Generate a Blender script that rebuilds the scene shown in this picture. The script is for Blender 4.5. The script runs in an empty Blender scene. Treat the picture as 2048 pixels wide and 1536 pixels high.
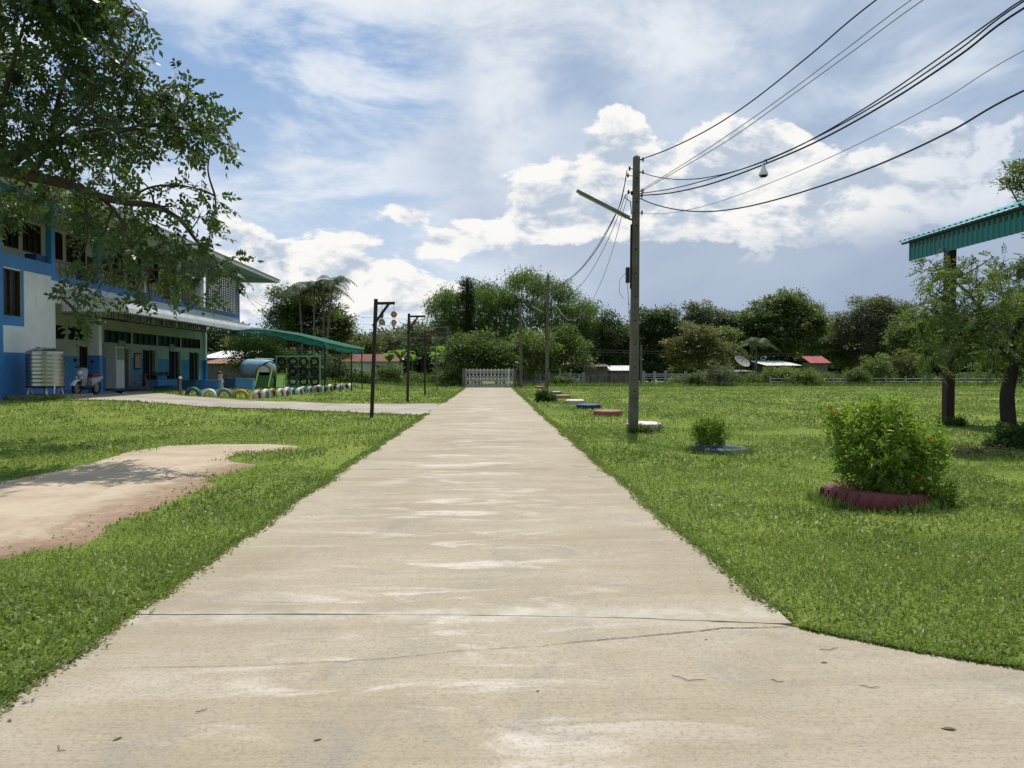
import bpy, math, random
import numpy as np
from mathutils import Vector, Matrix

# ---------------------------------------------------------------- camera, sky, sun, exposure
SC = bpy.context.scene
COL = SC.collection
R = math.radians
F = 1490.0                                   # focal length in pixels of the 2048 px wide photograph
CAM = np.array([0.0, 0.0, 1.6])
YAW = math.atan(39 / F); PITCH = math.atan(31 / F)
cd = bpy.data.cameras.new('camera'); co = bpy.data.objects.new('camera', cd); COL.objects.link(co)
cd.sensor_fit = 'HORIZONTAL'; cd.sensor_width = 36.0; cd.lens = 36.0 * F / 2048
cd.clip_start = 0.05; cd.clip_end = 2000
co.location = CAM; co.rotation_euler = (R(90) - PITCH, 0, -YAW)
SC.camera = co

SUN_AZ, SUN_EL = R(12), R(67)               # azimuth measured from +Y towards +X
SKY_K = 0.1
SUN_STRENGTH = 4.3
EXPOSURE = 0.0

sd = bpy.data.lights.new('sun', 'SUN'); so = bpy.data.objects.new('sun', sd); COL.objects.link(so)
sd.energy = SUN_STRENGTH; sd.angle = R(0.6); sd.color = (1.0, 0.955, 0.87)
sdir = Vector((math.sin(SUN_AZ) * math.cos(SUN_EL), math.cos(SUN_AZ) * math.cos(SUN_EL), math.sin(SUN_EL)))
so.rotation_euler = sdir.to_track_quat('Z', 'Y').to_euler(); so.location = (0, 0, 60)
SC.view_settings.view_transform = 'Standard'; SC.view_settings.look = 'None'
SC.view_settings.gamma = 1.0; SC.view_settings.use_curve_mapping = False
SC.view_settings.exposure = EXPOSURE

SC.cycles.max_bounces = 6; SC.cycles.diffuse_bounces = 3; SC.cycles.glossy_bounces = 2; SC.cycles.transmission_bounces = 4; SC.cycles.transparent_max_bounces = 6
W = bpy.data.worlds.new('World'); SC.world = W; W.use_nodes = True
def build_world():
    nt = W.node_tree; N = nt.nodes; L = nt.links; N.clear()
    def setin(sock, v):
        if isinstance(v, (int, float)): sock.default_value = v
        elif isinstance(v, (tuple, list)): sock.default_value = v if len(v) == len(sock.default_value) else (*v, 1)
        else: L.new(v, sock)
    def m(op, a, b=0.0, c=0.0, clamp=False):
        n = N.new('ShaderNodeMath'); n.operation = op; n.use_clamp = clamp
        setin(n.inputs[0], a); setin(n.inputs[1], b); setin(n.inputs[2], c); return n.outputs[0]
    def vm(op, a, b=(0, 0, 0)):
        n = N.new('ShaderNodeVectorMath'); n.operation = op
        setin(n.inputs[0], a); setin(n.inputs[1], b); return n.outputs[0]
    def ss(x, a, b):                                        # smoothstep
        n = N.new('ShaderNodeMapRange'); n.interpolation_type = 'SMOOTHSTEP'
        setin(n.inputs[0], x); n.inputs[1].default_value = a; n.inputs[2].default_value = b
        n.inputs[3].default_value = 0; n.inputs[4].default_value = 1; return n.outputs[0]
    def mixc(f, a, b):
        n = N.new('ShaderNodeMix'); n.data_type = 'RGBA'
        setin(n.inputs[0], f); setin(n.inputs[6], a); setin(n.inputs[7], b); return n.outputs[2]
    def noise(v, scale, detail=6, rough=.55, dist=0.0, lac=2.0):
        n = N.new('ShaderNodeTexNoise'); n.noise_dimensions = '3D'
        L.new(v, n.inputs['Vector']); n.inputs['Scale'].default_value = scale
        n.inputs['Detail'].default_value = detail; n.inputs['Roughness'].default_value = rough
        n.inputs['Distortion'].default_value = dist; n.inputs['Lacunarity'].default_value = lac
        return n.outputs['Fac']
    tc = N.new('ShaderNodeTexCoord'); d = tc.outputs['Generated']
    sx = N.new('ShaderNodeSeparateXYZ'); L.new(d, sx.inputs[0]); X, Y, Z = sx.outputs
    az = m('ARCTAN2', X, Y); el = m('ARCSINE', Z)
    sky = N.new('ShaderNodeTexSky'); sky.sky_type = 'NISHITA'; sky.sun_disc = False
    sky.sun_elevation = SUN_EL; sky.sun_rotation = SUN_AZ
    sky.air_density = 1.0; sky.dust_density = 1.2; sky.ozone_density = 1.5
    g = lambda u, v: (math.atan((u - 985) / F), math.atan((737 - v) / F * math.cos(math.atan((u - 985) / F))))
    nw = N.new('ShaderNodeTexNoise'); L.new(vm('MULTIPLY', d, (1, 1, 1.9)), nw.inputs['Vector']); nw.inputs['Scale'].default_value = 7.5; nw.inputs['Detail'].default_value = 3
    sw = N.new('ShaderNodeSeparateXYZ'); L.new(nw.outputs['Color'], sw.inputs[0])
    azw = m('ADD', az, m('MULTIPLY', m('SUBTRACT', sw.outputs[0], .5), .055)); elw = m('ADD', el, m('MULTIPLY', m('SUBTRACT', sw.outputs[1], .5), .05))
    def blob(u, v, ru, rv, w=1.0):
        a, e = g(u, v)
        p = m('MULTIPLY', m('SUBTRACT', azw, a), F / ru); q = m('MULTIPLY', m('SUBTRACT', elw, e), F / rv)
        s = m('ADD', m('MULTIPLY', p, p), m('MULTIPLY', q, q))
        return m('MULTIPLY', m('EXPONENT', m('MULTIPLY', s, -1.0)), w)
    def total(xs):
        r = xs[0]
        for x in xs[1:]: r = m('ADD', r, x)
        return r
    K = 1.0 / SKY_K
    col = lambda r, gg, b, s=1.0: (r * K * s, gg * K * s, b * K * s, 1)
    d3 = vm('MULTIPLY', d, (1, 1, 1.9))                     # clouds flattened towards the horizon
    # 1 clear sky, paler towards the horizon as humid air is
    base = mixc(.6, sky.outputs[0], col(.30, .49, .80))
    base = mixc(m('MULTIPLY', ss(el, .42, .02), .85), base, col(.66, .75, .87))
    # 2 high streaks
    dw = vm('MULTIPLY', d, (1.0, 1.0, 2.5))
    n1 = noise(dw, 4.2, 8, .64, .35)
    n2 = noise(d3, 1.5, 4, .56, .4)
    wis = ss(m('ADD', n1, m('MULTIPLY', n2, .5)), .69, .90)
    base = mixc(m('MULTIPLY', wis, .80), base, col(.84, .89, .95))
    # 3 broad grey-white veil on the right half and up high
    edge = m('ADD', m('ADD', az, m('MULTIPLY', el, .20)), m('MULTIPLY', m('SUBTRACT', n2, .5), .55))
    vmask = m('MULTIPLY', ss(edge, -.04, .14), ss(el, .06, .20))
    nv = noise(d3, 4.6, 7, .60, .3)
    vcol = mixc(ss(nv, .38, .64), col(.38, .48, .64), col(.60, .68, .80))
    base = mixc(m('MULTIPLY', vmask, .88), base, vcol)
    top = total([blob(380, 10, 170, 80, 1), blob(800, -50, 330, 90, .9), blob(1280, 60, 330, 110, .75), blob(1950, 110, 260, 110, .7), blob(1000, 250, 90, 150, .5), blob(640, 338, 150, 24, .9), blob(560, 150, 260, 40, .5), blob(650, 520, 380, 130, .45)])
    tn = ss(m('ADD', m('MULTIPLY', top, .50), nv), .70, 1.02)
    base = mixc(m('MULTIPLY', tn, .9), base, col(.83, .87, .92))
    # 4 slate rain cloud low on the right
    smask = m('MULTIPLY', ss(m('ADD', az, m('MULTIPLY', m('SUBTRACT', n2, .5), .3)), .0, .24), ss(el, .30, .16))
    scol = mixc(ss(m('ADD', n2, m('MULTIPLY', el, .8)), .40, .75), col(.30, .38, .53), col(.43, .51, .64))
    base = mixc(m('MULTIPLY', smask, .90), base, scol)
    # 5 cumulus
    shape = total([blob(1240, 265, 48, 62, .46), blob(1238, 320, 62, 60, .40), blob(1130, 400, 110, 50, .30), blob(1200, 400, 170, 80, .46), blob(1400, 410, 200, 75, .52), blob(1590, 410, 170, 85, .52),
                   blob(1440, 300, 62, 55, .44), blob(1555, 285, 60, 50, .44), blob(990, 475, 130, 32, .48), blob(1760, 380, 110, 70, .34),
                   blob(640, 490, 300, 90, .29), blob(800, 590, 300, 70, .30), blob(560, 570, 200, 50, .26), blob(830, 425, 60, 14, .26), blob(470, 610, 130, 60, .24),
                   blob(1930, 300, 150, 90, .36), blob(2000, 420, 120, 50, .30), blob(1330, 605, 120, 16, .20)])
    off = vm('ADD', d3, (-.014, -.004, .030))
    lo = noise(d3, 2.3, 1, .5)
    def dens(v): return m('ADD', noise(v, 9.0, 10, .62, .25), m('MULTIPLY', lo, .28))
    c0 = dens(d3); c1 = dens(off)
    dd = m('ADD', m('MULTIPLY', shape, .92), c0)
    alpha = ss(dd, .875, .945)
    lit = ss(m('ADD', m('MULTIPLY', m('SUBTRACT', c0, c1), 1.6), m('MULTIPLY', m('SUBTRACT', dd, .96), -.16)), -.22, .085)
    ccol = mixc(lit, col(.50, .58, .70), col(1.0, .985, .955, .97))
    ccol = mixc(ss(az, .38, .60), ccol, mixc(lit, col(.46, .54, .66), col(.74, .79, .86)))
    alpha = m('MULTIPLY', alpha, m('MAXIMUM', ss(m('ADD', el, m('MULTIPLY', m('SUBTRACT', n2, .5), .12)), .135, .20), ss(az, .06, -.06)))
    base = mixc(alpha, base, ccol)
    # below the horizon: dull ground tone
    base = mixc(ss(el, 0.0, -.06), base, col(.16, .18, .10))
    bg = N.new('ShaderNodeBackground'); L.new(base, bg.inputs[0]); bg.inputs[1].default_value = SKY_K
    out = N.new('ShaderNodeOutputWorld'); L.new(bg.outputs[0], out.inputs[0])
W.cycles.sampling_method = 'MANUAL'; W.cycles.sample_map_resolution = 512
build_world()

# ---------------------------------------------------------------- measuring helpers
_f = np.array([math.sin(YAW) * math.cos(PITCH), math.cos(YAW) * math.cos(PITCH), -math.sin(PITCH)])
_r = np.array([math.cos(YAW), -math.sin(YAW), 0.0]); _u = np.cross(_r, _f)
def ray(u, v): return _f * F + _r * (u - 1024) + _u * (768 - v)
def sstep(x, a, b):
    t = np.clip((x - a) / (b - a), 0, 1); return t * t * (3 - 2 * t)
def terr(x, y):                                             # the lawn rises gently to the school building
    return 0.44 * sstep(-np.asarray(x, float), 5.5, 15.0) * sstep(np.asarray(y, float), 13, 25)
def G(u, v):                                                # point of the ground seen at a pixel
    d = ray(u, v); z = 0.0
    for _ in range(12):
        p = CAM + d * ((z - CAM[2]) / d[2]); z = float(terr(p[0], p[1]))
    return p
def at(u, v, y):                                            # point seen at a pixel, y metres down the drive
    d = ray(u, v); return CAM + d * (y / d[1])

# ---------------------------------------------------------------- building helpers
class MB:
    def __init__(s): s.v = []; s.f = []
    def add(s, vs, fs):
        o = len(s.v); s.v += [tuple(map(float, p)) for p in vs]; s.f += [tuple(i + o for i in f) for f in fs]; return s
    def box(s, x0, x1, y0, y1, z0, z1):
        return s.add([(x0,y0,z0),(x1,y0,z0),(x1,y1,z0),(x0,y1,z0),(x0,y0,z1),(x1,y0,z1),(x1,y1,z1),(x0,y1,z1)],
                     [(0,3,2,1),(4,5,6,7),(0,1,5,4),(1,2,6,5),(2,3,7,6),(3,0,4,7)])
    def beam(s, p, q, w, h=None):                           # square bar from p to q
        p = Vector(p); q = Vector(q); h = h or w; d = (q - p).normalized()
        up = Vector((0, 0, 1)) if abs(d.z) < .95 else Vector((0, 1, 0))
        a = d.cross(up).normalized() * w / 2; b = a.cross(d).normalized() * h / 2
        vs = [c + i * a + j * b for c in (p, q) for i, j in ((-1,-1),(1,-1),(1,1),(-1,1))]
        return s.add(vs, [(0,1,2,3),(7,6,5,4),(0,4,5,1),(1,5,6,2),(2,6,7,3),(3,7,4,0)])
    def tube(s, pts, rad, n=8, cap=True):
        pts = [Vector(p) for p in pts]; k = len(pts)
        if not hasattr(rad, '__len__'): rad = [rad] * k
        o = len(s.v); prev = None
        for i, p in enumerate(pts):
            d = (pts[min(i+1,k-1)] - pts[max(i-1,0)]).normalized()
            if prev is None:
                a = d.cross(Vector((0,0,1)) if abs(d.z) < .9 else Vector((1,0,0))).normalized()
            else:
                a = (prev - d * prev.dot(d)).normalized()
            prev = a; b = d.cross(a)
            for j in range(n):
                t = 2 * math.pi * j / n; s.v.append(tuple(p + (a * math.cos(t) + b * math.sin(t)) * rad[i]))
        for i in range(k - 1):
            for j in range(n):
                s.f.append((o+i*n+j, o+i*n+(j+1)%n, o+(i+1)*n+(j+1)%n, o+(i+1)*n+j))
        if cap:
            s.f.append(tuple(o + j for j in reversed(range(n)))); s.f.append(tuple(o + (k-1)*n + j for j in range(n)))
        return s
    def lathe(s, prof, n=24, c=(0,0,0), axis='z', closed=False, a0=0, a1=2*math.pi):
        o = len(s.v); k = len(prof); full = abs(a1 - a0 - 2*math.pi) < 1e-6; m = n if full else n + 1
        for i in range(m):
            t = a0 + (a1 - a0) * i / n; ct, st = math.cos(t), math.sin(t)
            for r, h in prof:
                p = {'z': (r*ct, r*st, h), 'y': (r*ct, h, r*st), 'x': (h, r*ct, r*st)}[axis]
                s.v.append((p[0]+c[0], p[1]+c[1], p[2]+c[2]))
        for i in range(n):
            for j in range(k if closed else k - 1):
                a, b = i * k, ((i + 1) % m) * k; j2 = (j + 1) % k
                s.f.append((o+a+j, o+b+j, o+b+j2, o+a+j2))
        return s
    def prism(s, poly, z0, z1):
        n = len(poly); o = len(s.v)
        s.v += [(x, y, z0) for x, y in poly] + [(x, y, z1) for x, y in poly]
        s.f.append(tuple(o + i for i in reversed(range(n)))); s.f.append(tuple(o + n + i for i in range(n)))
        for i in range(n): s.f.append((o+i, o+(i+1)%n, o+n+(i+1)%n, o+n+i))
        return s
    def corr(s, o, ud, vd, nd, lu, lv, pitch, amp, th=.012, fn=None, nv=1):    # trapezoid-ribbed sheet
        o = Vector(o); ud = Vector(ud); vd = Vector(vd); nd = Vector(nd); k = max(1, int(lu / pitch)); us = []
        for i in range(k):
            for f_, a in ((0, 0), (.42, 0), (.58, 1), (.84, 1)): us.append(((i + f_) * lu / k, a * amp))
        us.append((lu, 0)); b = len(s.v); m = len(us)
        for side in (0, 1):
            for j in range(nv + 1):
                for u_, a in us:
                    p = o + ud * u_ + nd * (a + side * th)
                    p = p + (vd * (lv * j / nv) if fn is None else Vector(fn(j / nv)))
                    s.v.append(tuple(p))
        h = m * (nv + 1)
        for j in range(nv):
            for i in range(m - 1):
                q = b + j * m + i; s.f.append((q, q+1, q+m+1, q+m)); s.f.append((q+h, q+h+m, q+h+m+1, q+h+1))
        for i in range(m - 1):
            s.f.append((b+i, b+h+i, b+h+i+1, b+i+1)); q = b + nv * m + i; s.f.append((q, q+1, q+h+1, q+h))
        for j in range(nv):
            q = b + j * m; s.f.append((q, q+m, q+h+m, q+h)); q += m - 1; s.f.append((q, q+h, q+h+m, q+m))
        return s
    def mesh(s, name, mat, smooth=False):
        me = bpy.data.meshes.new(name); me.from_pydata(s.v, [], s.f)
        if mat: me.materials.append(mat)
        if smooth:
            me.polygons.foreach_set('use_smooth', [True] * len(me.polygons))
        me.update(); return me
    def build(s, name, mat, parent=None, smooth=False, bevel=0):
        return link(name, s.mesh(name, mat, smooth), parent, bevel, smooth)
def link(name, me, parent=None, bevel=0, smooth=False):
    o = bpy.data.objects.new(name, me); COL.objects.link(o)
    if parent: o.parent = parent
    if bevel:
        b = o.modifiers.new('bevel', 'BEVEL'); b.width = bevel; b.segments = 2; b.limit_method = 'ANGLE'; b.angle_limit = R(40)
    if smooth:
        e = o.modifiers.new('edges', 'EDGE_SPLIT'); e.split_angle = R(42)
    return o
def tag(o, label=None, cat=None, group=None, kind=None):
    if label: o['label'] = label
    if cat: o['category'] = cat
    if group: o['group'] = group
    if kind: o['kind'] = kind
    return o
def thing(name, label, cat, loc=(0,0,0), rotz=0, group=None):
    o = bpy.data.objects.new(name, None); COL.objects.link(o); o.empty_display_size = .2
    o.location = tuple(map(float, loc)); o.rotation_euler = (0, 0, rotz); return tag(o, label, cat, group)
def part(parent, name, mat, smooth=False, bevel=0, **kw):   # fluent: part(...)(MB) -> object
    return lambda mb: mb.build(name, mat, parent, smooth, bevel)
def dup(root, loc, rotz, label, group=None):
    r = root.copy(); COL.objects.link(r); r.location = tuple(map(float, loc)); r.rotation_euler = (0, 0, rotz); r['label'] = label
    if group: r['group'] = group
    for ch in list(root.children):
        c = ch.copy(); COL.objects.link(c); c.parent = r
        for g in ch.children:
            e = g.copy(); COL.objects.link(e); e.parent = c
    return r
ORD = 'first second third fourth fifth sixth seventh eighth ninth tenth eleventh twelfth thirteenth fourteenth fifteenth sixteenth seventeenth eighteenth nineteenth twentieth twenty-first twenty-second twenty-third twenty-fourth twenty-fifth twenty-sixth'.split()

# ---------------------------------------------------------------- materials
def srgb(r, g, b):
    return tuple(((c/255)/12.92 if c/255 <= .04045 else ((c/255+.055)/1.055)**2.4) for c in (r, g, b))
class NT:
    def __init__(s, name):
        s.m = bpy.data.materials.new(name); s.m.use_nodes = True; s.t = s.m.node_tree; s.N = s.t.nodes; s.L = s.t.links
        s.b = s.N['Principled BSDF']; s.out = s.N['Material Output']
    def put(s, sock, v):
        if isinstance(v, (int, float)): sock.default_value = v
        elif isinstance(v, (tuple, list)): sock.default_value = tuple(v) if len(v) == len(sock.default_value) else (*v, 1)
        else: s.L.new(v, sock)
    def n(s, typ, **kw):
        k = s.N.new(typ)
        for a, b in kw.items(): setattr(k, a, b)
        return k
    def math(s, op, a, b=0.0, clamp=False):
        k = s.n('ShaderNodeMath', operation=op, use_clamp=clamp); s.put(k.inputs[0], a); s.put(k.inputs[1], b); return k.outputs[0]
    def mix(s, f, a, b, mode='MIX'):
        k = s.n('ShaderNodeMix', data_type='RGBA', blend_type=mode); s.put(k.inputs[0], f); s.put(k.inputs[6], a); s.put(k.inputs[7], b); return k.outputs[2]
    def coord(s, what='Object', scale=(1,1,1), rot=(0,0,0)):
        c = s.n('ShaderNodeTexCoord'); mp = s.n('ShaderNodeMapping'); s.L.new(c.outputs[what], mp.inputs[0])
        mp.inputs['Scale'].default_value = scale; mp.inputs['Rotation'].default_value = rot; return mp.outputs[0]
    def world(s, scale=(1,1,1), rot=(0,0,0)):
        c = s.n('ShaderNodeNewGeometry'); mp = s.n('ShaderNodeMapping'); s.L.new(c.outputs['Position'], mp.inputs[0])
        mp.inputs['Scale'].default_value = scale; mp.inputs['Rotation'].default_value = rot; return mp.outputs[0]
    def noise(s, vec, scale, detail=5, rough=.6, dist=0):
        k = s.n('ShaderNodeTexNoise'); s.L.new(vec, k.inputs['Vector']); k.inputs['Scale'].default_value = scale
        k.inputs['Detail'].default_value = detail; k.inputs['Roughness'].default_value = rough; k.inputs['Distortion'].default_value = dist; return k.outputs['Fac']
    def step(s, x, a, b, lo=0, hi=1):
        k = s.n('ShaderNodeMapRange', interpolation_type='SMOOTHSTEP'); s.put(k.inputs[0], x)
        k.inputs[1].default_value = a; k.inputs[2].default_value = b; k.inputs[3].default_value = lo; k.inputs[4].default_value = hi; return k.outputs[0]
    def attr(s, name): return s.n('ShaderNodeAttribute', attribute_name=name).outputs['Fac']
    def bump(s, h, strength=.3, dist=.01):
        k = s.n('ShaderNodeBump'); k.inputs['Strength'].default_value = strength; k.inputs['Distance'].default_value = dist; s.put(k.inputs['Height'], h)
        s.L.new(k.outputs[0], s.b.inputs['Normal']); return k
    def base(s, c): s.put(s.b.inputs['Base Color'], c)
    def rough(s, v): s.put(s.b.inputs['Roughness'], v)
def mat(name, c, rough=.65, var=.16, scale=3.0, dirt=.25, dirtc=(.12,.10,.07), metal=0, bump=.15, spec=.35, fine=40):
    t = NT(name); w = t.world()
    n1 = t.noise(w, scale, 6, .62, .3); n2 = t.noise(w, fine, 3, .6)
    c1 = t.mix(t.step(n1, .3, .7), tuple(x * (1 - var) for x in c), tuple(min(1, x * (1 + var)) for x in c))
    c1 = t.mix(t.math('MULTIPLY', t.step(n2, .3, .8), var), c1, tuple(x * .6 for x in c))
    if dirt:
        n3 = t.noise(t.world((1, 1, .22)), scale * 2.2, 7, .70, .5)
        c1 = t.mix(t.math('MULTIPLY', t.step(n3, .52, .78), dirt), c1, dirtc)
    t.base(c1); t.rough(t.step(n1, .2, .8, rough - .08, min(1, rough + .1)))
    t.b.inputs['Metallic'].default_value = metal; t.b.inputs['Specular IOR Level'].default_value = spec
    if bump: t.bump(n2, bump, .004)
    return t.m
def leafmat(name, dark, light, trans=.35, rough=.45, spec=.35, yellow=None):
    t = NT(name); a = t.attr('tint'); w = t.world(); n1 = t.noise(w, .8, 3, .5)
    f = t.math('ADD', t.math('MULTIPLY', a, .75), t.math('MULTIPLY', n1, .3), True)
    c = t.mix(f, dark, light)
    if yellow: c = t.mix(t.step(a, .93, .99), c, yellow)
    t.base(c); t.rough(rough); t.b.inputs['Specular IOR Level'].default_value = spec
    tr = t.n('ShaderNodeBsdfTranslucent'); t.put(tr.inputs[0], t.mix(.55, c, (light[0]*1.7, light[1]*1.7, light[2]*.9)))
    mx = t.n('ShaderNodeMixShader'); mx.inputs[0].default_value = trans
    t.L.new(t.b.outputs[0], mx.inputs[1]); t.L.new(tr.outputs[0], mx.inputs[2]); t.L.new(mx.outputs[0], t.out.inputs[0]); return t.m

MT = {}
def setup_materials():
    m = MT
    m['white'] = mat('white_wall_paint', (.62,.66,.66), .7, .08, 1.2, .45, (.36,.36,.33))
    m['cream'] = mat('cream_wall_paint', (.50,.52,.50), .75, .08, 1.2, .3, (.22,.21,.18))
    m['blue'] = mat('blue_wall_paint', (.045,.19,.47), .55, .14, 1.2, .45, (.07,.13,.22))
    m['skyblue'] = mat('light_blue_paint', (.10,.30,.58), .55, .10, 2, .25, (.10,.12,.14))
    m['navy'] = mat('dark_blue_paint', (.015,.06,.17), .55, .12, 2, .25)
    m['tealpaint'] = mat('dark_teal_paint', (.02,.11,.17), .55, .12, 2, .25)
    m['glassdark'] = mat('dark_window_glass', (.012,.014,.016), .35, .2, 3, 0, bump=0, spec=.3)
    m['frame'] = mat('brown_window_frame', (.055,.028,.018), .5, .2, 5, .2)
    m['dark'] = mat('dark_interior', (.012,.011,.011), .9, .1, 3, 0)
    m['soffit'] = mat('soffit_board', (.52,.54,.52), .8, .06, 1.5, .2, (.2,.2,.18))
    m['roofsheet'] = mat('grey_roof_sheet', (.30,.31,.31), .5, .12, 1.2, .3, (.10,.09,.08))
    m['zinc'] = mat('galvanised_sheet', (.60,.61,.61), .42, .10, 1.6, .2, (.25,.22,.18), metal=.35)
    m['zincend'] = mat('pale_metal_panel', (.48,.50,.50), .5, .08, 2, .2, (.25,.22,.18), metal=.1)
    m['steelblack'] = mat('black_painted_steel', (.012,.012,.013), .5, .2, 4, .1)
    m['steelbrown'] = mat('oxide_painted_steel', (.040,.014,.012), .5, .2, 3, .35, (.02,.012,.01))
    m['railbrown'] = mat('brown_railing', (.16,.085,.06), .6, .15, 4, .2)
    m['concrete'] = mat('grey_concrete', (.27,.26,.235), .85, .14, 2.5, .4, (.08,.075,.06), bump=.5)
    m['poleconc'] = mat('pole_concrete', (.125,.110,.085), .88, .30, 2.2, .5, (.06,.05,.035), bump=.6)
    m['concdark'] = mat('stained_concrete', (.11,.105,.09), .9, .25, 3, .5, (.04,.04,.03), bump=.6)
    m['stainless'] = mat('stainless_steel', (.36,.35,.31), .26, .10, 2, .25, (.16,.13,.08), metal=1, bump=.03)
    m['rubber'] = mat('black_rubber', (.018,.018,.018), .7, .2, 8, .3, (.06,.05,.04))
    m['cable'] = mat('black_cable', (.012,.012,.014), .55, .1, 4, 0, bump=0)
    m['cablegrey'] = mat('grey_cable', (.25,.25,.26), .55, .1, 4, 0, bump=0)
    m['lampgrey'] = mat('weathered_lamp_housing', (.16,.165,.16), .6, .2, 5, .4)
    m['plasticwhite'] = mat('white_plastic', (.72,.73,.74), .4, .05, 5, .15)
    m['woodpost'] = mat('dark_weathered_wood', (.032,.022,.018), .75, .3, 5, .3, (.09,.06,.04), bump=.5)
    m['redpost'] = mat('red_painted_wood', (.10,.016,.014), .7, .3, 5, .4, (.03,.02,.018), bump=.4)
    m['bark'] = mat('tree_bark', (.060,.048,.036), .9, .35, 6, .4, (.13,.12,.10), bump=.9)
    m['barkdark'] = mat('dark_tree_bark', (.035,.028,.022), .9, .35, 6, .3, (.09,.08,.07), bump=.9)
    m['tealroof'] = mat('teal_roof_sheet', (.045,.44,.44), .38, .10, 1.5, .12, (.15,.25,.22), metal=.1)
    m['tealwall'] = mat('teal_cladding', (.012,.17,.16), .42, .12, 1.5, .25, (.06,.14,.13))
    m['rust'] = mat('rusty_roof_sheet', (.26,.13,.09), .75, .3, 2, .5, (.12,.05,.03))
    m['whitesheet'] = mat('white_roof_sheet', (.68,.68,.66), .5, .08, 2, .25, (.3,.27,.22))
    m['redroof'] = mat('red_roof_sheet', (.30,.035,.04), .5, .15, 2, .2)
    m['brownroof'] = mat('brown_red_tiles', (.16,.06,.045), .8, .25, 3, .4)
    m['timber'] = mat('grey_timber', (.14,.12,.10), .85, .25, 3, .4)
    m['woodlight'] = mat('light_wood', (.30,.20,.10), .6, .2, 6, .2)
    m['soil'] = mat('planter_soil', (.05,.032,.02), .95, .3, 12, .3, bump=.9)
    m['gate'] = mat('gate_pale_paint', (.62,.60,.55), .55, .12, 6, .4, (.14,.08,.05))
    t = NT('green_shade_net'); w = t.world(); n = t.noise(w, 3, 4)
    t.base(t.mix(n, (.008,.15,.10), (.02,.27,.19))); t.rough(.6)
    tr = t.n('ShaderNodeBsdfTranslucent'); tr.inputs[0].default_value = (.02,.36,.24,1)
    tp = t.n('ShaderNodeBsdfTransparent'); a = t.n('ShaderNodeMixShader'); a.inputs[0].default_value = .55
    b = t.n('ShaderNodeMixShader'); b.inputs[0].default_value = .10
    t.L.new(t.b.outputs[0], a.inputs[1]); t.L.new(tr.outputs[0], a.inputs[2]); t.L.new(a.outputs[0], b.inputs[1]); t.L.new(tp.outputs[0], b.inputs[2]); t.L.new(b.outputs[0], t.out.inputs[0])
    m['net'] = t.m
    # paints for tyres and play things
    for k, c in dict(t_white=(.62,.62,.60), t_pink=(.55,.36,.36), t_grey=(.16,.18,.21), t_teal=(.03,.10,.12), t_blue=(.035,.08,.20), t_lightblue=(.22,.38,.52),
                     t_yellow=(.40,.25,.05), t_orange=(.30,.12,.075), t_red=(.15,.036,.034), t_green=(.07,.17,.05), t_brown=(.16,.10,.07), t_sage=(.30,.36,.33),
                     t_lime=(.22,.38,.07), t_navy=(.015,.03,.10), t_purple=(.16,.13,.20), t_skin=(.6,.42,.3), t_amber=(.55,.25,.04)).items():
        m[k] = mat(k[2:] + '_worn_paint', c, .6, .16, 5, .45, (.10,.08,.06), bump=.3)
    # leaves
    m['l_tree'] = leafmat('leaf_shade_tree', (.016,.034,.011), (.085,.135,.030), .28, .42, .35)
    m['l_right'] = leafmat('leaf_feathery', (.040,.070,.022), (.150,.205,.055), .40, .48, .3)
    m['l_dark'] = leafmat('leaf_dark_green', (.022,.042,.016), (.085,.130,.045), .34, .5, .3)
    m['l_mid'] = leafmat('leaf_mid_green', (.032,.060,.018), (.125,.178,.046), .36, .5, .3)
    m['l_light'] = leafmat('leaf_light_green', (.046,.082,.020), (.165,.225,.055), .38, .5, .3)
    m['l_yel'] = leafmat('leaf_yellowish', (.046,.062,.020), (.170,.178,.055), .34, .5, .3, (.28,.17,.08))
    m['l_bamboo'] = leafmat('leaf_bamboo', (.028,.058,.015), (.150,.230,.050), .38, .5, .3)
    m['l_grey'] = leafmat('leaf_grey_green', (.038,.058,.030), (.160,.195,.100), .36, .5, .3)
    m['l_bush'] = leafmat('leaf_planter_bush', (.045,.098,.013), (.250,.370,.050), .40, .45, .3)
    m['l_weed'] = leafmat('leaf_dark_weed', (.026,.060,.016), (.105,.165,.040), .36, .5, .3)
    m['l_banana'] = leafmat('leaf_banana', (.070,.130,.026), (.200,.300,.070), .45, .4, .35)
    m['flower'] = mat('red_orange_petals', (.55,.055,.02), .6, .2, 20, 0)
setup_materials()
# ---------------------------------------------------------------- ground
rng = np.random.default_rng(7)
def arr_mesh(name, V, Fq, mat_, attrs=None, smooth=False):     # V (n,3), Fq (m,4) or (m,3)
    me = bpy.data.meshes.new(name); V = np.asarray(V, np.float32); Fq = np.asarray(Fq, np.int32); k = Fq.shape[1]
    me.vertices.add(len(V)); me.vertices.foreach_set('co', V.ravel())
    me.loops.add(Fq.size); me.loops.foreach_set('vertex_index', Fq.ravel())
    me.polygons.add(len(Fq)); me.polygons.foreach_set('loop_start', np.arange(0, Fq.size, k, dtype=np.int32))
    me.polygons.foreach_set('loop_total', np.full(len(Fq), k, np.int32))
    if smooth: me.polygons.foreach_set('use_smooth', np.ones(len(Fq), bool))
    for nme, (dom, a) in (attrs or {}).items():
        at_ = me.attributes.new(nme, 'FLOAT', dom); at_.data.foreach_set('value', np.asarray(a, np.float32))
    me.materials.append(mat_); me.update(calc_edges=True); return me
def grid_faces(nx, ny):
    i = np.arange(nx - 1)[None, :] + np.arange(ny - 1)[:, None] * nx
    i = i.ravel(); return np.stack([i, i + 1, i + 1 + nx, i + nx], 1)
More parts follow.
